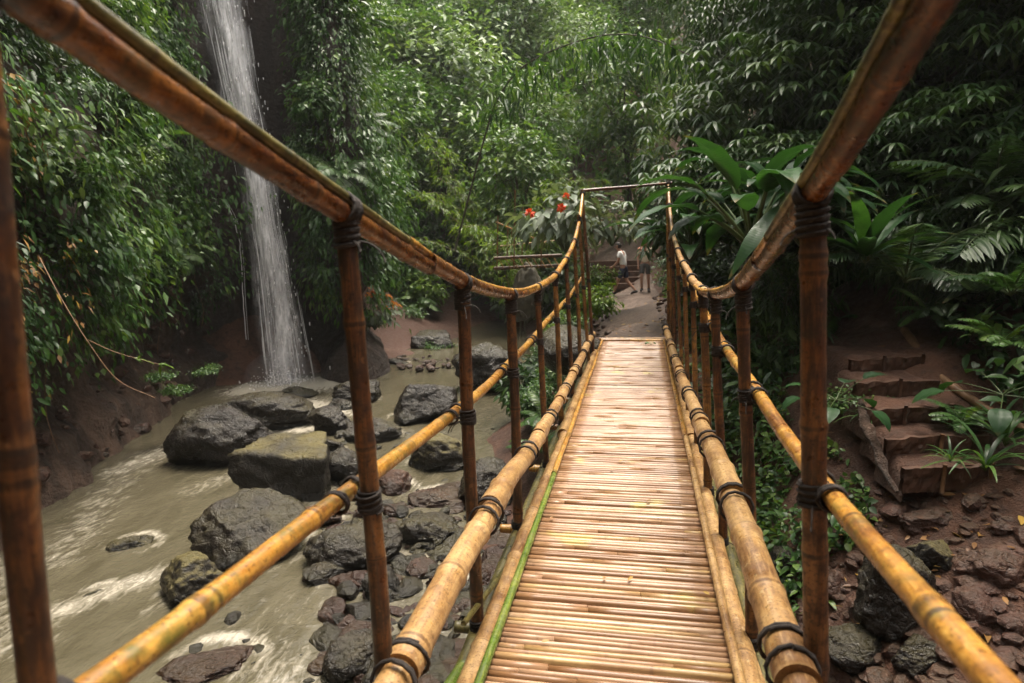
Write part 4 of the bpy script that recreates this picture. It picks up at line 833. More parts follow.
def mk_tree(key, name, mat, seed, H, R, ncl, per, cr, L, W, simple=True, palm=0, lean=.1, rt=.14, droop=.25, base=.0, trunkmat='bark'):
    root = plant_root(name); rr = np.random.default_rng(seed); mb = MB(); c = np.array([lean*H, lean*.3*H, H])
    C = crown(mb, c, R, ncl, per, cr, L, W, simple, palm, droop, seed, .8, .4)
    if base: C = np.concatenate([C, crown(mb, c*[.6, .6, .55], np.array(R)*base, int(ncl*.5), per, cr, L, W, simple, palm, droop, seed+1, .8, .3)])
    mb.build('crown', M[mat], root)
    mb = MB(); T = smooth_curve([(0, 0, -.4), (c[0]*.2, c[1]*.5, H*.33), (c[0]*.7+.1, c[1], H*.68), tuple(c*[1, 1, .98])], 24); tube(mb, T, np.linspace(rt*1.25, rt*.35, len(T)), 9, 0, False)
    for p in C[rr.permutation(len(C))[:14]]:
        b = T[int(rr.uniform(.45, .95)*(len(T)-1))]; tube(mb, smooth_curve([b, (b+p)/2+[0, 0, .25], p], 9), np.linspace(rt*.35, rt*.07, 9), 5, 0, False)
    mb.build('trunk', M[trunkmat], root); LIB[key] = [root, False]
def mk_fern(key, name, mat, seed, n, L, el, bend, leaflet, width, k=22, sweep=.5, stemmat='stem'):
    global RNG
    root = plant_root(name); mb, st = MB(), MB(); r = np.random.default_rng(seed)
    for i in range(n): frond(mb, st, (0, 0, .05), i*2*math.pi/n+r.normal(0, .25), el+r.normal(0, .22), L*r.uniform(.7, 1.15), bend*r.uniform(.75, 1.25), leaflet, width, k, sweep)
    mb.build('frond', M[mat], root); st.build('stem', M[stemmat], root); LIB[key] = [root, False]
def mk_broad(key, name, mat, seed, n, L, W, el, bend, stalk=.35, notch=0., wav=.05, nw=3, fan=6.28):
    root = plant_root(name); r = np.random.default_rng(seed); st = MB()
    for i in range(n):
        az = i*fan/n+r.normal(0, .3); e = el+r.normal(0, .28); s = stalk*r.uniform(.6, 1.3); C0 = arc((0, 0, 0), az, min(e+.35, 1.5), s, .25, 7); tube(st, C0, np.linspace(.016, .009, 7)*L*1.4, 6, .5, False)
        C = arc(C0[-1], az, e, L*r.uniform(.7, 1.15), bend*r.uniform(.6, 1.4), 15); ww = W*r.uniform(.8, 1.15); mb = MB()
        blade(mb, C, lambda t: ww*np.sin(np.pi*np.clip(t, 0, 1)**.75)**.8*(1-.25*t)+.002, .3, nw, wav, np.clip(r.normal(.5, .22), 0, 1), notch); mb.build('leaf', M[mat], root)
    st.build('stem', M['stem'], root); LIB[key] = [root, False]
def mk_bamboo(key, name, mat, seed, n, H, lean, per, L):
    root = plant_root(name); r = np.random.default_rng(seed); cu, lf = MB(), MB()
    for i in range(n):
        az = r.random()*6.28; C = arc(r.normal(0, .25, 3)*[1, 1, 0], az, 1.5, H*r.uniform(.75, 1.1), lean*r.uniform(.6, 1.3), 26); tube(cu, C, np.linspace(.035, .006, 26), 7, r.random(), False)
        for q in range(6, 26, 1):
            for b in range(3):
                a = r.random()*6.28; B = arc(C[q], a, .3, r.uniform(.4, .9), 1.0, 8); tube(cu, B, .004, 4, 0, False); m = per
                P = B[r.integers(2, 8, m)]+r.normal(0, .05, (m, 3)); leaves(lf, P, r.normal(0, .5, (m, 3))+[math.cos(a), math.sin(a), -.7], r.normal(0, .3, (m, 3))+[0, 0, 1], L*r.uniform(.6, 1.2, m), L*.15, .3, .2, True)
    lf.build('foliage', M[mat], root); cu.build('culm', M['olive'], root); LIB[key] = [root, False]

mk_shrub('broad', 'leafy_shrub', 'leaf_mid', 1, (.62, .62, .5), 60, 14, .11, .17, .085)
mk_shrub('glossy', 'glossy_shrub', 'leaf_dark', 2, (.7, .7, .6), 60, 13, .14, .24, .11)
mk_shrub('fine', 'fine_leaved_shrub', 'leaf_mid', 3, (.6, .6, .45), 90, 18, .1, .1, .05, simple=True)
mk_shrub('pale', 'pale_shrub', 'leaf_silver', 4, (.8, .8, .4), 34, 9, .12, .3, .12, palm=0, up=1., h=.7)
mk_shrub('lime', 'lime_shrub', 'leaf_lime', 5, (.6, .6, .5), 70, 12, .1, .15, .07)
mk_shrub('palmate', 'umbrella_leaved_shrub', 'leaf_dark', 6, (.9, .9, .7), 70, 4, .16, .19, .05, palm=7, droop=.3, h=.8)
mk_shrub('droop', 'drooping_narrow_leaved_shrub', 'leaf_dark', 8, (.7, .7, .6), 60, 16, .13, .22, .035, droop=.7, h=.6)
mk_shrub('low', 'low_creeping_plant', 'leaf_mid', 7, (.6, .6, .16), 60, 12, .1, .085, .055, h=.12)
mk_fern('fern', 'fern', 'leaf_mid', 11, 13, .95, .9, 1.5, .2, .045)
mk_fern('fernpale', 'pale_fern', 'leaf_pale', 12, 11, 1.2, .75, 1.7, .26, .055, 26)
mk_fern('palm', 'dark_palm', 'leaf_dark', 13, 11, 1.8, 1.0, 1.35, .48, .05, 30, .8)
mk_fern('treefern', 'tree_fern_head', 'leaf_mid', 14, 15, 1.7, .55, 1.4, .34, .06, 30)
mk_broad('banana', 'banana_plant', 'leaf_big', 21, 26, .95, .145, .66, 1.4, .6, .1, .06)
mk_broad('birdnest', 'bird_nest_fern', 'leaf_big', 22, 18, 1.0, .1, .85, 1.0, .1, 0., .06)
mk_broad('elephant', 'elephant_ear_plant', 'leaf_big', 23, 8, .42, .17, -.1, 1.0, .65, 0., .04)
mk_broad('grassy', 'strap_leaved_plant', 'leaf_mid', 24, 16, .6, .022, .9, 1.3, .05, 0., .0, 1)
mk_tree('mist1', 'forest_tree', 'leaf_pale', 31, 7., (2.6, 2.6, 2.4), 90, 26, .45, .34, .16, base=.7)
mk_tree('mist2', 'forest_tree', 'leaf_mid', 32, 8., (2.3, 2.3, 3.0), 100, 24, .42, .36, .17, lean=-.08, base=.8)
mk_tree('mist3', 'feathery_tree', 'leaf_pale', 33, 7.5, (2.5, 2.5, 1.8), 110, 34, .36, .22, .06, base=.6)
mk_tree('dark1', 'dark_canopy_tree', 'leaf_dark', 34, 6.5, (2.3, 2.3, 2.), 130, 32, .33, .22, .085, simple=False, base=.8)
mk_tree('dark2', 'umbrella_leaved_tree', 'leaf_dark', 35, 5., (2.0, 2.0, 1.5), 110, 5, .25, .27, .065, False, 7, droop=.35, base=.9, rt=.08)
mk_bamboo('bamboo', 'bamboo_clump', 'leaf_lime', 41, 7, 8.5, 1.3, 7, .3)
CAT = {'broad': 'shrub', 'glossy': 'shrub', 'fine': 'shrub', 'pale': 'shrub', 'lime': 'shrub', 'palmate': 'shrub', 'droop': 'shrub', 'low': 'plant', 'fern': 'fern', 'fernpale': 'fern', 'palm': 'palm', 'treefern': 'fern', 'banana': 'banana plant', 'birdnest': 'fern', 'elephant': 'plant', 'grassy': 'plant', 'mist1': 'tree', 'mist2': 'tree', 'mist3': 'tree', 'dark1': 'tree', 'dark2': 'tree', 'bamboo': 'bamboo'}
def put(key, loc, scale=1., label='', group=None, rz=None, tilt=(0, 0)):
    root, used = LIB[key]; rz = RNG.random()*6.28 if rz is None else rz
    if not used:
        LIB[key][1] = True; root.location = loc; root.rotation_euler = (tilt[0], tilt[1], rz); root.scale = (scale,)*3; root['label'] = label; root['category'] = CAT[key]
        if group: root['group'] = group
        return root
    return dup(root, loc, rz, scale, label, group, tilt)
def G3(u, D, dz=0.):                               # on the ground along sight column u at distance D
    p = at(u, 240, D); L, D_ = to_ld(p[0], p[1]); return gp(L, D_, dz)

# --- hero plants, each where the photo shows it
put('banana', at(815, 232, 9.2), 1.1, 'banana plant behind the near right handrail, its leaves showing on both sides of it')
put('banana', at(745, 232, 11.2), 1.05, 'banana plant standing close behind the far right gate post')
put('banana', at(752, 250, 7.6), 1.2, 'large banana plant with broad glossy leaves fanning out right of the far gate')
put('banana', at(800, 245, 8.2), .9, 'smaller banana plant behind the right handrail')
put('banana', at(772, 225, 8.6), .95, 'banana plant standing highest of the cluster right of the far gate')
hl = thing('hanging_leaf', 'single long pale-green leaf hanging down beside the second right post', 'leaf', at(778, 205, 6.6)); C = smooth_curve([at(778, 205, 6.6), at(766, 225, 6.4), at(748, 247, 6.3), at(728, 280, 6.3)], 14); mb = MB(); blade(mb, C-np.array(hl.location), lambda t: .10*np.sin(np.pi*np.clip(t, 0, 1)**.8)**.8+.002, .2, 3, .03, .6, up=(-.5, -.8, .3)); mb.build('leaf', M['leaf_big'], hl)
put('banana', at(690, 262, 10.5), 1.0, 'banana plant whose long leaves reach over the far right gate post')
put('birdnest', at(865, 262, 7.0), .9, "bird's nest fern with strap leaves just right of the near right post")
put('elephant', at(1003, 395, 5.4), .6, 'heart-leaved plant with one broad leaf on the right edge beside the steps')
put('elephant', at(836, 400, 5.6), .5, 'low broad-leaved plant at the left end of the earth steps')
put('palm', at(905, 285, 7.2), .7, 'dark palm with arching feathered fronds above the earth steps')
put('palm', at(985, 240, 7.8), .75, 'dark palm leaning out near the right edge of the photo')
put('fern', at(858, 285, 8.6), .7, 'shaded fern at the top of the dirt slope behind the near right post')
put('glossy', at(893, 275, 8.4), .6, 'glossy low shrub at the head of the earth steps')
put('droop', at(925, 290, 7.6), .6, 'narrow-leaved shrub drooping over the upper earth steps')
put('fern', at(1010, 300, 6.3), .8, 'fern at the right edge above the heart-leaved plant')
put('grassy', at(985, 470, 5.0), .85, 'strap-leaved plant at the right end of the lowest earth step')
put('grassy', at(1005, 445, 5.2), .9, 'long-bladed plant leaning over the third earth step')
put('grassy', at(950, 462, 4.95), .4, 'small tuft of blades growing on the second earth step')
put('grassy', at(868, 420, 5.9), .5, 'narrow-bladed plant left of the third earth step')
put('low', at(850, 405, 6.3), .55, 'low creeping plant beside the gnarled root')
put('fern', at(962, 425, 5.6), .4, 'little fern at the right end of the fourth earth step')
put('fern', at(930, 318, 7.0), .55, 'small fern beside the leaning log')
put('fern', at(1000, 350, 6.0), .6, 'drooping fern over the leaning log')
put('pale', at(566, 252, 14.0), 1.2, 'pale-leaved poinsettia bush left of the far gate')
put('pale', at(612, 246, 16), .9, 'pale-leaved bush just behind the far gate top bar')
put('pale', at(375, 330, 19.5), .9, 'pale broad-leaved bush at the foot of the cliff above the brown beach')
put('lime', at(601, 292, 15.5), .6, 'lime-green bush at the left edge of the path near the walkers')
put('lime', at(598, 318, 12.5), .6, 'low lime-green bush beside the far left gate post')
put('broad', at(580, 312, 14.2), .65, 'leafy green bush left of the path behind the bridge rail')
put('fernpale', at(352, 215, 16.8), .95, 'pale tree fern with fronds hanging from the cliff right of the waterfall')
put('fern', at(548, 425, 9.6), .75, 'bright fern on the bank under the far left rail', tilt=(.1, 0))
put('fern', at(538, 455, 8.9), .6, 'small fern close to the big side pole')
put('low', at(400, 318, 25), 1.5, 'low green patch above the brown beach')
put('low', at(438, 348, 22), .8, 'bright green tuft on the slanting boulder by the beach')
put('broad', at(392, 285, 27), 1.6, 'rounded bush behind the brown beach')
for u, v, D, s in ((530, 213, 12.7, 1), (561, 208, 12.9, 1), (566, 196, 13.1, .7), (388, 264, 25.5, 1.6)):
    mb = MB(); n = 26; d = unit(RNG.normal(size=(n, 3))+[0, 0, .3]); leaves(mb, np.zeros((n, 3))+d*.02, d, RNG.normal(size=(n, 3))+[0, 0, .5], .10*s, .055*s, .2, .2)
    tag(mb.build('red_flower', M['flower'], None, True, at(u, v, D)), {530: 'large red flower on the left side of the pale poinsettia bush', 561: 'red flower by the top of the far left gate post', 566: 'small red flower highest on the pale poinsettia bush', 388: 'single red flower on the bush above the brown beach'}[u], 'flower')
op = thing('orange_plant', 'orange-leaved plant at the top of the brown beach', 'plant', at(381, 306, 24)); mb = MB(); C = crown(mb, (0, 0, .25), (.5, .5, .3), 20, 9, .12, .22, .1, seed=9); mb.build('foliage', M['flower_orange'], op)
mb = MB(); stems(mb, np.array([0, 0, -.3]), C, .012, 10); mb.build('stem', M['stem'], op)
# arching culm across the top of the valley
C = smooth_curve([at(455, 250, 19), at(484, 140, 18.5), at(500, 95, 18), at(530, 62, 17.5), at(590, 38, 16.5), at(640, 36, 15.5), at(690, 55, 14.5)], 60)
ac = thing('arching_bamboo', 'single bamboo culm arching right across the valley with hanging leaves', 'bamboo', C[0]); inv = -np.array(C[0])
mb = MB(); tube(mb, C, np.linspace(.03, .014, len(C)), 8, .3); mb.build('culm', M['bark'], ac, True, inv)
mb = MB(); m = 700; k = RNG.integers(18, 60, m); leaves(mb, C[np.minimum(k, len(C)-1)]+RNG.normal(0, .35, (m, 3))*[1, 1, .55]-[0, 0, .25], RNG.normal(0, .5, (m, 3))+[0, 0, -.8], RNG.normal(0, .4, (m, 3))+[0, 0, 1], RNG.uniform(.2, .42, m), .07, .3, .2, True); mb.build('foliage', M['leaf_mid'], ac, True, inv)
# bare twig hanging off the left cliff
tw = [smooth_curve([at(38, 255, 8.2), at(62, 300, 8), at(90, 345, 7.9), at(118, 380, 7.9), at(155, 398, 8)], 40), smooth_curve([at(88, 340, 7.9), at(115, 352, 7.8), at(150, 362, 7.8), at(166, 366, 7.8)], 20)]
mb = MB(); tube(mb, tw[0], np.linspace(.009, .004, len(tw[0])), 6); tube(mb, tw[1], np.linspace(.006, .003, len(tw[1])), 5); o = tag(mb.build('hanging_twig', M['log']), 'long thin forked twig hanging from the left cliff foliage', 'twig')
mb = MB(); P = tw[1][RNG.integers(8, len(tw[1]), 12)]; leaves(mb, P, RNG.normal(0, .6, (12, 3))+[1, .2, -.2], RNG.normal(0, .3, (12, 3))+[0, 0, 1], .12, .055); mb.build('foliage', M['leaf_lime'], o)

# --- cliff climbers: leaves over the whole rock face
def surf_leaves(mb, P, Nn, L, W, simple, out=.25, dn=.7, sd=.4, upn=.55, rn=None, droop=.3):
    n = len(P); T = np.array([0, 0, -1.]); Dr = T*dn+Nn*.5+RNG.normal(0, sd, (n, 3)); Nr = Nn*.7+np.array([0, 0, upn])+RNG.normal(0, .35, (n, 3))
    leaves(mb, P+Nn*(np.abs(RNG.normal(0, out, n)))[:, None], Dr, Nr, L*RNG.uniform(.4, 1.5, n)**1.15, W*RNG.uniform(.5, 1.45, n), droop, .25, simple, rn)
cvN = np.zeros_like(CV); gi = np.gradient(CV, axis=0); gj = np.gradient(CV, axis=1); cvN = unit(np.cross(gi, gj)); 
if (cvN[..., :2].reshape(-1, 2) @ LR).mean() < 0: cvN = -cvN
areas = np.linalg.norm(np.cross(gi, gj), axis=-1)
def cliff_pick(n, dlo, dhi, zlo, zhi, wfclear=.62):
    ok = (Dc > dlo) & (Dc < dhi) & (Zc > zlo) & (Zc < zhi) & (swf[:, None] < wfclear); w = (areas*ok).ravel(); idx = RNG.choice(w.size, n, p=w/w.sum())
    P = CV.reshape(-1, 3)[idx]+RNG.normal(0, .09, (n, 3)); return P, cvN.reshape(-1, 3)[idx], Lc.ravel()[idx], Dc.ravel()[idx], Zc.ravel()[idx]
def clump(P, s, sd): return fbm(P*s, 3, sd)
mb, mb2 = MB(), MB()
for n, dlo, dhi, L, W, simple in ((52000, 1.5, 10.5, .115, .06, False), (42000, 10, 17.6, .15, .075, True), (26000, 17.0, 30, .17, .085, True), (9000, -7, 2, .2, .1, True)):
    P, Nn, l_, d_, z_ = cliff_pick(n, dlo, dhi, -.4, 12); low = np.where(d_ < 9, -.1, .45)+.5*vnoise(P*.9, 77)
    cl = clump(P, .8, 78); keep = (z_ > low) & (cl > -.16+.22*RNG.random(n)-.04*np.clip(z_, 0, 2)-.35*(d_ > 17)); near_wf = (np.abs(l_+6.8) < .75) & (d_ > 17.4); keep &= ~(near_wf & (RNG.random(n) > .25))
    fx = np.interp(P[:, 2], wcC[::-1, 2], wcC[::-1] @ side); keep &= ~((np.abs(P @ side-fx) < 1.0) & (d_ > 15.5)); P, Nn, cl, z_ = P[keep], Nn[keep], cl[keep], z_[keep]; P = P+Nn*(np.clip(cl+.15, 0, 1)*1.5)[:, None]; rn = np.clip(.45+.75*clump(P, .6, 79)+RNG.normal(0, .2, len(P)), 0, 1)
    fine = clump(P, .6, 80) > .06
    surf_leaves(mb, P[~fine], Nn[~fine], L, W, simple, rn=rn[~fine]); surf_leaves(mb2, P[fine], Nn[fine], L*.62, W*.55, True, rn=rn[fine])
P, Nn, l_, d_, z_ = cliff_pick(26000, 16.8, 20.5, .6, 12); k = (l_ > -5.35); P, Nn = P[k], Nn[k]
surf_leaves(mb, P, Nn, .15, .075, True, rn=np.clip(.42+.7*clump(P, .9, 79)+RNG.normal(0, .18, len(P)), 0, 1))
tag(mb.build('cliff_foliage', M['leaf_mid']), 'broad-leaved climbers covering the cliff', kind='stuff'); tag(mb2.build('small_leaved_creeper', M['leaf_dark']), 'small-leaved creepers covering the cliff', kind='stuff')
P, Nn, *_ = cliff_pick(170, 5.5, 17, -2.2, -.2, .5); rubble('bank_stones', 'stones embedded in the muddy bank under the cliff foliage', list(P-Nn*.03), list(.04+.16*RNG.random(170)**2.5), 'rock_brown', .8)
for u, v, D, l_ in ((178, 392, 12.2, 'small leafy tuft on the mud bank left of the dark boulders'), (162, 378, 12.0, 'leafy tuft highest on the mud bank below the hanging twig'), (205, 372, 13.5, 'tuft of leaves on the mud bank near the waterfall')): put('low', at(u, v, D), .45, l_)
P, Nn, *_ = cliff_pick(44, 5, 16.5, 1.2, 6.5, .1)
for k in range(34): put('fern' if k % 3 else 'fernpale', P[k]+Nn[k]*.25, RNG.uniform(.5, 1.), 'hanging fern growing among the climbers on the cliff left of the waterfall', 'ferns on the left cliff', tilt=(RNG.normal(0, .3), RNG.uniform(.3, .8)))
P, Nn, *_ = cliff_pick(22, 5.5, 15, .9, 6, .1)
for k in range(22): put(('broad', 'lime', 'glossy', 'grassy', 'birdnest')[k % 5], P[k]+Nn[k]*.45, RNG.uniform(.45, .8), 'leafy plant jutting from the climbers on the cliff left of the waterfall', 'bushy plants on the left cliff', tilt=(RNG.normal(0, .2), RNG.uniform(.3, .7)))
P, Nn, *_ = cliff_pick(30, 17.4, 26, 1.5, 9, .15); n_ = 0
for k in range(26):
    if P[k] @ np.array([LR[0], LR[1], 0]) > -5.4: put(('treefern', 'fernpale', 'broad', 'glossy')[k % 4], P[k]+Nn[k]*.2, RNG.uniform(.6, 1.1), 'bushy plant on the cliff right of the waterfall', 'plants on the cliff right of the waterfall', tilt=(0, RNG.uniform(.2, .6)))
mb = MB(); P, Nn, l_, d_, z_ = cliff_pick(3000, 6.2, 9.5, .3, 3.6); k = clump(P, 1.3, 88) > .16; P, Nn = P[k]+Nn[k]*.75, Nn[k]
surf_leaves(mb, P, Nn, .1, .05, True, .12); tag(mb.build('withered_leaves', M['litter']), 'withered brown leaves caught in the cliff climbers', kind='stuff')
mb = MB()
for k in range(60):                               # hanging roots and vines
    P, Nn, *_ = cliff_pick(1, 4, 17, .6, 5, .3); p = P[0]+Nn[0]*.3; ln = RNG.uniform(.6, 2.2); tube(mb, p+np.stack([.05*np.sin(np.arange(8)*.9+k), .05*np.cos(np.arange(8)*.7+k), -np.linspace(0, ln, 8)], 1), .006, 4, 0, False)
tag(mb.build('hanging_vines', M['log']), 'thin bare vines trailing down the cliff', kind='stuff')

# --- undergrowth carpeting the banks and slopes
def terrain_pick(n, test, Lr, Dr_):
    L = RNG.uniform(*Lr, n); D = RNG.uniform(*Dr_, n); k = test(L, D); L, D = L[k], D[k]; e = .12; z = h_ld(L, D); zx = h_ld(L+e, D); zy = h_ld(L, D+e)
    X, Y = ld(L, D); g_ = np.stack([-(zx-z)/e, -(zy-z)/e], 1); N = unit(np.stack([g_[:, 0]*LR[0]+g_[:, 1]*LF[0], g_[:, 0]*LR[1]+g_[:, 1]*LF[1], np.ones(len(L))], 1)); return np.stack([X, Y, z], 1), N, L, D
def offpath(L, D): return (np.abs(L-path_axis(D)) > path_half(D)*1.0) | (D < 9.3)
def stairs_clear(L, D): return ~((np.abs(L-3.68-.24*(D-5.2)) < .58+.1*np.maximum(D-7, 0)) & (D > 4.2) & (D < 9.2))
mb = MB(); mbd = MB()
P, N, L, D = terrain_pick(15000, lambda L, D: stairs_clear(L, D) & (h_ld(L, D) > -2.05) & offpath(L, D) & (D > 4.9+.3*(L > 2.6)), (1.25, 3.2), (4.9, 10.5)); k = clump(P, 1.1, 84) > -.3
surf_leaves(mb, P[k], N[k], .085, .05, False, .1, .1, .6)
P, N, L, D = terrain_pick(24000, lambda L, D: stairs_clear(L, D) & offpath(L, D) & (h_ld(L, D) > -1.9) & ((L > 4.45) | (D > 7.2) | ((L > 4.15) & (D > 5.2))) & ((D > 4.6) | (L > 5)), (2.6, 11), (3.4, 14)); k = clump(P, .8, 85) > -.2
surf_leaves(mbd, P[k], N[k], .15, .07, False, .32, .3, .5)
P, N, L, D = terrain_pick(16000, lambda L, D: offpath(L, D) & (h_ld(L, D) > -1.95) & ~((L < 1) & (L > -5) & (D < 31) & (h_ld(L, D) < -.5)), (-4.5, 9), (9.6, 30)); surf_leaves(mb, P, N, .14, .07, True, .22, .2, .6)
P, N, L, D = terrain_pick(34000, lambda L, D: np.abs(L) < 8+D*.55, (-34, 38), (29, 75)); surf_leaves(mb, P, N, .42, .2, True, .5, .4, .6)
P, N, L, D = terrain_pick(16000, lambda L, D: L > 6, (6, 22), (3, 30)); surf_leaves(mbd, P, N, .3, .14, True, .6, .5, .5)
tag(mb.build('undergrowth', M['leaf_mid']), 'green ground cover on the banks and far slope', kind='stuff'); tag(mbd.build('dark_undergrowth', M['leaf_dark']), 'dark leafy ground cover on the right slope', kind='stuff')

# --- the dark forest edge right of the bridge
RL = 'plants of the dark forest slope on the right'
for k in range(46):
    D = RNG.uniform(6.2, 14); L = RNG.uniform(4.9+.05*D, 10.5) if D < 10 else RNG.uniform(3.9+(D-9.5)*.22, 10.5); key = ('glossy', 'palmate', 'droop', 'broad', 'palm', 'fern', 'birdnest', 'droop')[k % 8]
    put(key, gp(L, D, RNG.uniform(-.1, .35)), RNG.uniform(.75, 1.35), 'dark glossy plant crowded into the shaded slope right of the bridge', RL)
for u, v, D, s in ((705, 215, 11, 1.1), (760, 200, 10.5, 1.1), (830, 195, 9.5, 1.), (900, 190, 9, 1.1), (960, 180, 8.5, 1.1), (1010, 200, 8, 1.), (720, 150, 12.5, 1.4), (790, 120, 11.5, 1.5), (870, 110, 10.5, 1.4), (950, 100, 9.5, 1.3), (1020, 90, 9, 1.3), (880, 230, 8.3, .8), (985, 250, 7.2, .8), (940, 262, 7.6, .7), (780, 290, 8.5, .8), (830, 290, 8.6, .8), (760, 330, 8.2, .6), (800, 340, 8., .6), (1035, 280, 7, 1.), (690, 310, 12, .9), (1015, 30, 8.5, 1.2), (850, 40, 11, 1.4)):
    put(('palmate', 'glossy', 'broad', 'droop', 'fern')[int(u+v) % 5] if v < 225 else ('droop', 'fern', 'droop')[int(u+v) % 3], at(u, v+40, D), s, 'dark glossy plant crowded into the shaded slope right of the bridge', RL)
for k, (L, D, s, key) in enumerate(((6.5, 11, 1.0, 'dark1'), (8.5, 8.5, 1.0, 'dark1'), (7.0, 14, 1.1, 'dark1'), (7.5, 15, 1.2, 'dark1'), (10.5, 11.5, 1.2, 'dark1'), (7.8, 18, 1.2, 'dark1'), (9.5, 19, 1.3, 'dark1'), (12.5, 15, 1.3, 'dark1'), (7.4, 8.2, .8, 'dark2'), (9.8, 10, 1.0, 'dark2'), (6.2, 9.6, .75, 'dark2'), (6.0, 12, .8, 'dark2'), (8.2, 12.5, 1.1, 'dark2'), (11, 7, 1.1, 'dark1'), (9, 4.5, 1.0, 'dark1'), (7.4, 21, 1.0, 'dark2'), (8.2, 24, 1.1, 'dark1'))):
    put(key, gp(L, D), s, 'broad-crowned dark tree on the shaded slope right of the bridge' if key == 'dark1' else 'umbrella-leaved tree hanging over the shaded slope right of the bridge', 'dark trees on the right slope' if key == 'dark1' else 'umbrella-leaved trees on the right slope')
# --- left of the path, and the valley floor behind the beach
for k in range(30):
    D = RNG.uniform(10.5, 28); L = path_axis(D)-path_half(D)-RNG.uniform(.5, 1.5)
    put(('broad', 'fine', 'lime', 'fern', 'glossy')[k % 5], gp(L, D), RNG.uniform(.4, .75), 'green shrub on the bank between the path and the stream', 'shrubs between path and stream')
for k in range(16):
    D = RNG.uniform(11, 27); L = path_axis(D)+path_half(D)+RNG.uniform(.45, .9); put(('glossy', 'broad', 'fern', 'palmate')[k % 4], gp(L, D), RNG.uniform(.5, .9), 'dark shrub along the right edge of the path', 'shrubs on the right of the path')
for k in range(44):
    D = RNG.uniform(26, 36); L = RNG.uniform(-7, 3.5) if D > 31 else RNG.uniform(-7, -3.6)
    if D < 31 and RNG.random() < .4: L = RNG.uniform(-.6, 2.8)
    put(('broad', 'pale', 'fern', 'fernpale', 'lime', 'glossy', 'banana')[k % 7], gp(L, D), RNG.uniform(1., 1.9), 'lush green plant on the valley floor behind the beach', 'plants on the valley floor')
# --- misty forest on the far slopes
for k in range(124):
    D = 31+46*RNG.random()**.8; L = RNG.uniform(-.30, .36)*D*1.25+RNG.normal(0, 1)
    if k > 95: D = RNG.uniform(34, 50); L = RNG.uniform(-9, 1)
    key = ('mist1', 'mist2', 'mist3')[int(RNG.integers(0, 3))]
    put(key, gp(L, D, -.3), RNG.uniform(.6, 1.25), 'feathery pale tree in the misty forest on the far slope' if key == 'mist3' else 'leafy tree in the misty forest on the far slope', 'feathery trees on the far slope' if key == 'mist3' else 'trees on the far slope')
for L, D in ((3.5, 46), (2, 42), (5, 52), (1, 50)): put('mist1', gp(L, D), 1.1, 'leafy tree in the misty forest on the far slope', 'trees on the far slope')
for L, D, s in ((-3.2, 31, .9), (-.8, 29.5, .85), (1.6, 30.5, .9), (.6, 27, .75), (-5.6, 29, .8), (5.4, 28.5, .8)): put('mist2', gp(L, D, -.2), s, 'nearer dark-leaved tree standing on the valley floor behind the stream', 'nearer trees on the valley floor')
for L, D, s in ((.2, 24.5, .8), (-1.6, 30, .95), (6.5, 31, 1.), (1.0, 29, .8)): put('bamboo', gp(L, D), s, 'bamboo clump with drooping narrow leaves behind the far gate', 'bamboo clumps behind the far gate')
for k, (L, D, sc_) in enumerate(((-7, -9, 1.2), (-2.5, -8, 1.2), (2.5, -8, 1.2), (6.5, -7, 1.2), (10, -4, 1.2), (-5, -13, 1.4), (0, -13, 1.4), (5, -13, 1.4), (10, -11, 1.4), (-10, -14, 1.4))):
    put('dark1', gp(L, D), sc_, 'unseen tree added behind the near end of the bridge to block light', 'unseen trees added to block light from behind')  # out of view, added to darken surfaces facing the camera
for k, (L, D) in enumerate(((-12, 10), (-13, 15), (-11.5, 20), (-10.5, 24.5), (-12, 5))): put('mist2', gp(L, D)+[0, 0, 3.5], 1.0, 'tree on top of the left cliff', 'trees on top of the left cliff')
for k in list(LIB):
    if not LIB[k][1]: print('unused', k)

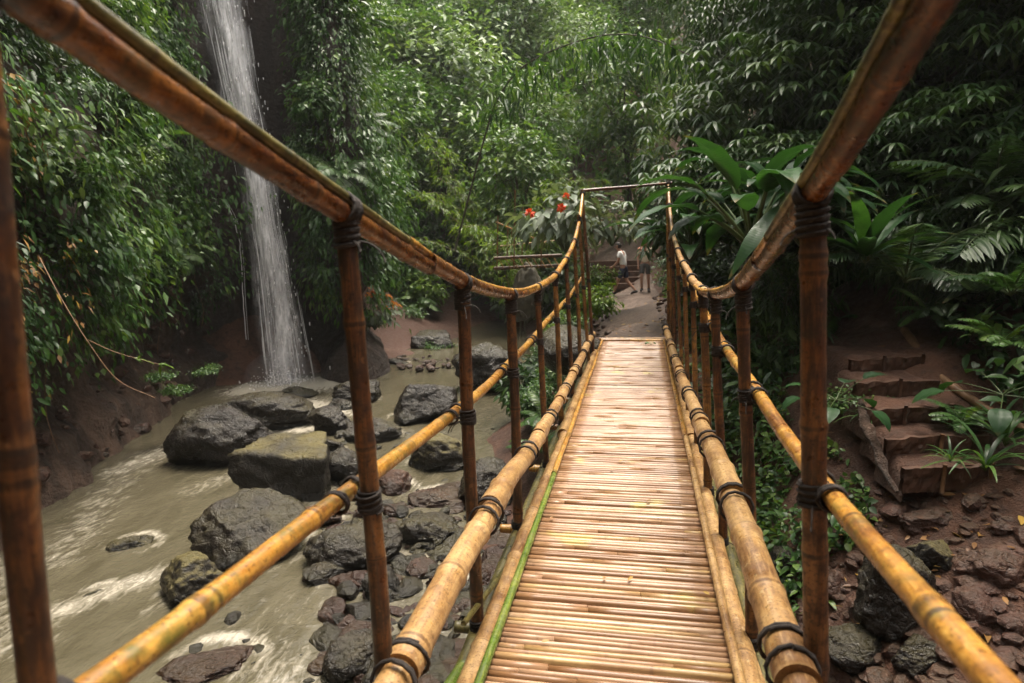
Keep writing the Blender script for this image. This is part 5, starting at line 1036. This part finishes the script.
# ================================================================== HAZE, LIGHT, CAMERA
mb = MB(); box(mb, (0, 45, 30), (100, 95, 38)); hzo = mb.build('haze', None, None, False); hzo['kind'] = 'stuff'; hzo['label'] = 'thin damp mist filling the valley'
m, nt, out = newmat('valley_mist'); g = G(nt); pv = g.n('VolumePrincipled', Density=.0005, Anisotropy=.2); pv.inputs['Color'].default_value = (.93, .95, .92, 1); g.l(pv.outputs[0], out.inputs['Volume']); hzo.data.materials.append(m)
w = bpy.data.worlds.new('World'); SC.world = w; w.use_nodes = True; nt = w.node_tree; nt.nodes.clear(); g = G(nt)
EL, AZ = rad(74), rad(25)                         # overcast light from almost overhead
sky = g.n('TexSky'); sky.sky_type = 'NISHITA'; sky.sun_disc = False; sky.sun_elevation = EL; sky.sun_rotation = AZ; sky.air_density = 1.; sky.dust_density = 4.
hs = g.n('HueSaturation', Saturation=.22); g.l(sky.outputs[0], hs.inputs['Color'])
bg = g.n('Background', Strength=.15); g.l(g.mix(1., hs.outputs[0], (1., .955, .87), 'MULTIPLY'), bg.inputs[0]); ow = g.n('OutputWorld'); g.l(bg.outputs[0], ow.inputs[0])
sl = bpy.data.lights.new('sun', 'SUN'); sl.energy = 1.5; sl.angle = rad(30); sl.color = (1., .91, .78); so = link('sun', sl)
dv = Vector((math.sin(AZ)*math.cos(EL), math.cos(AZ)*math.cos(EL), math.sin(EL))); so.rotation_euler = dv.to_track_quat('Z', 'Y').to_euler()
cd = bpy.data.cameras.new('camera'); cam = link('camera', cd); cd.sensor_width = 36.; cd.lens = 36*FPX/1024; cd.clip_start = .02; cd.clip_end = 600
mt = Matrix((( _r2[0], _u2[0], -_fw[0], CAM[0]), (_r2[1], _u2[1], -_fw[1], CAM[1]), (_r2[2], _u2[2], -_fw[2], CAM[2]), (0, 0, 0, 1))); cam.matrix_world = mt
cd.dof.use_dof = True; cd.dof.focus_distance = 4.2; cd.dof.aperture_fstop = 3.2
SC.camera = cam
SC.view_settings.view_transform = 'Standard'; SC.view_settings.look = 'None'; SC.view_settings.exposure = 2.1; SC.view_settings.gamma = 1
try:
    SC.cycles.volume_step_rate = 4.; SC.cycles.max_bounces = 5; SC.cycles.volume_bounces = 0; SC.cycles.transparent_max_bounces = 8
except Exception: pass
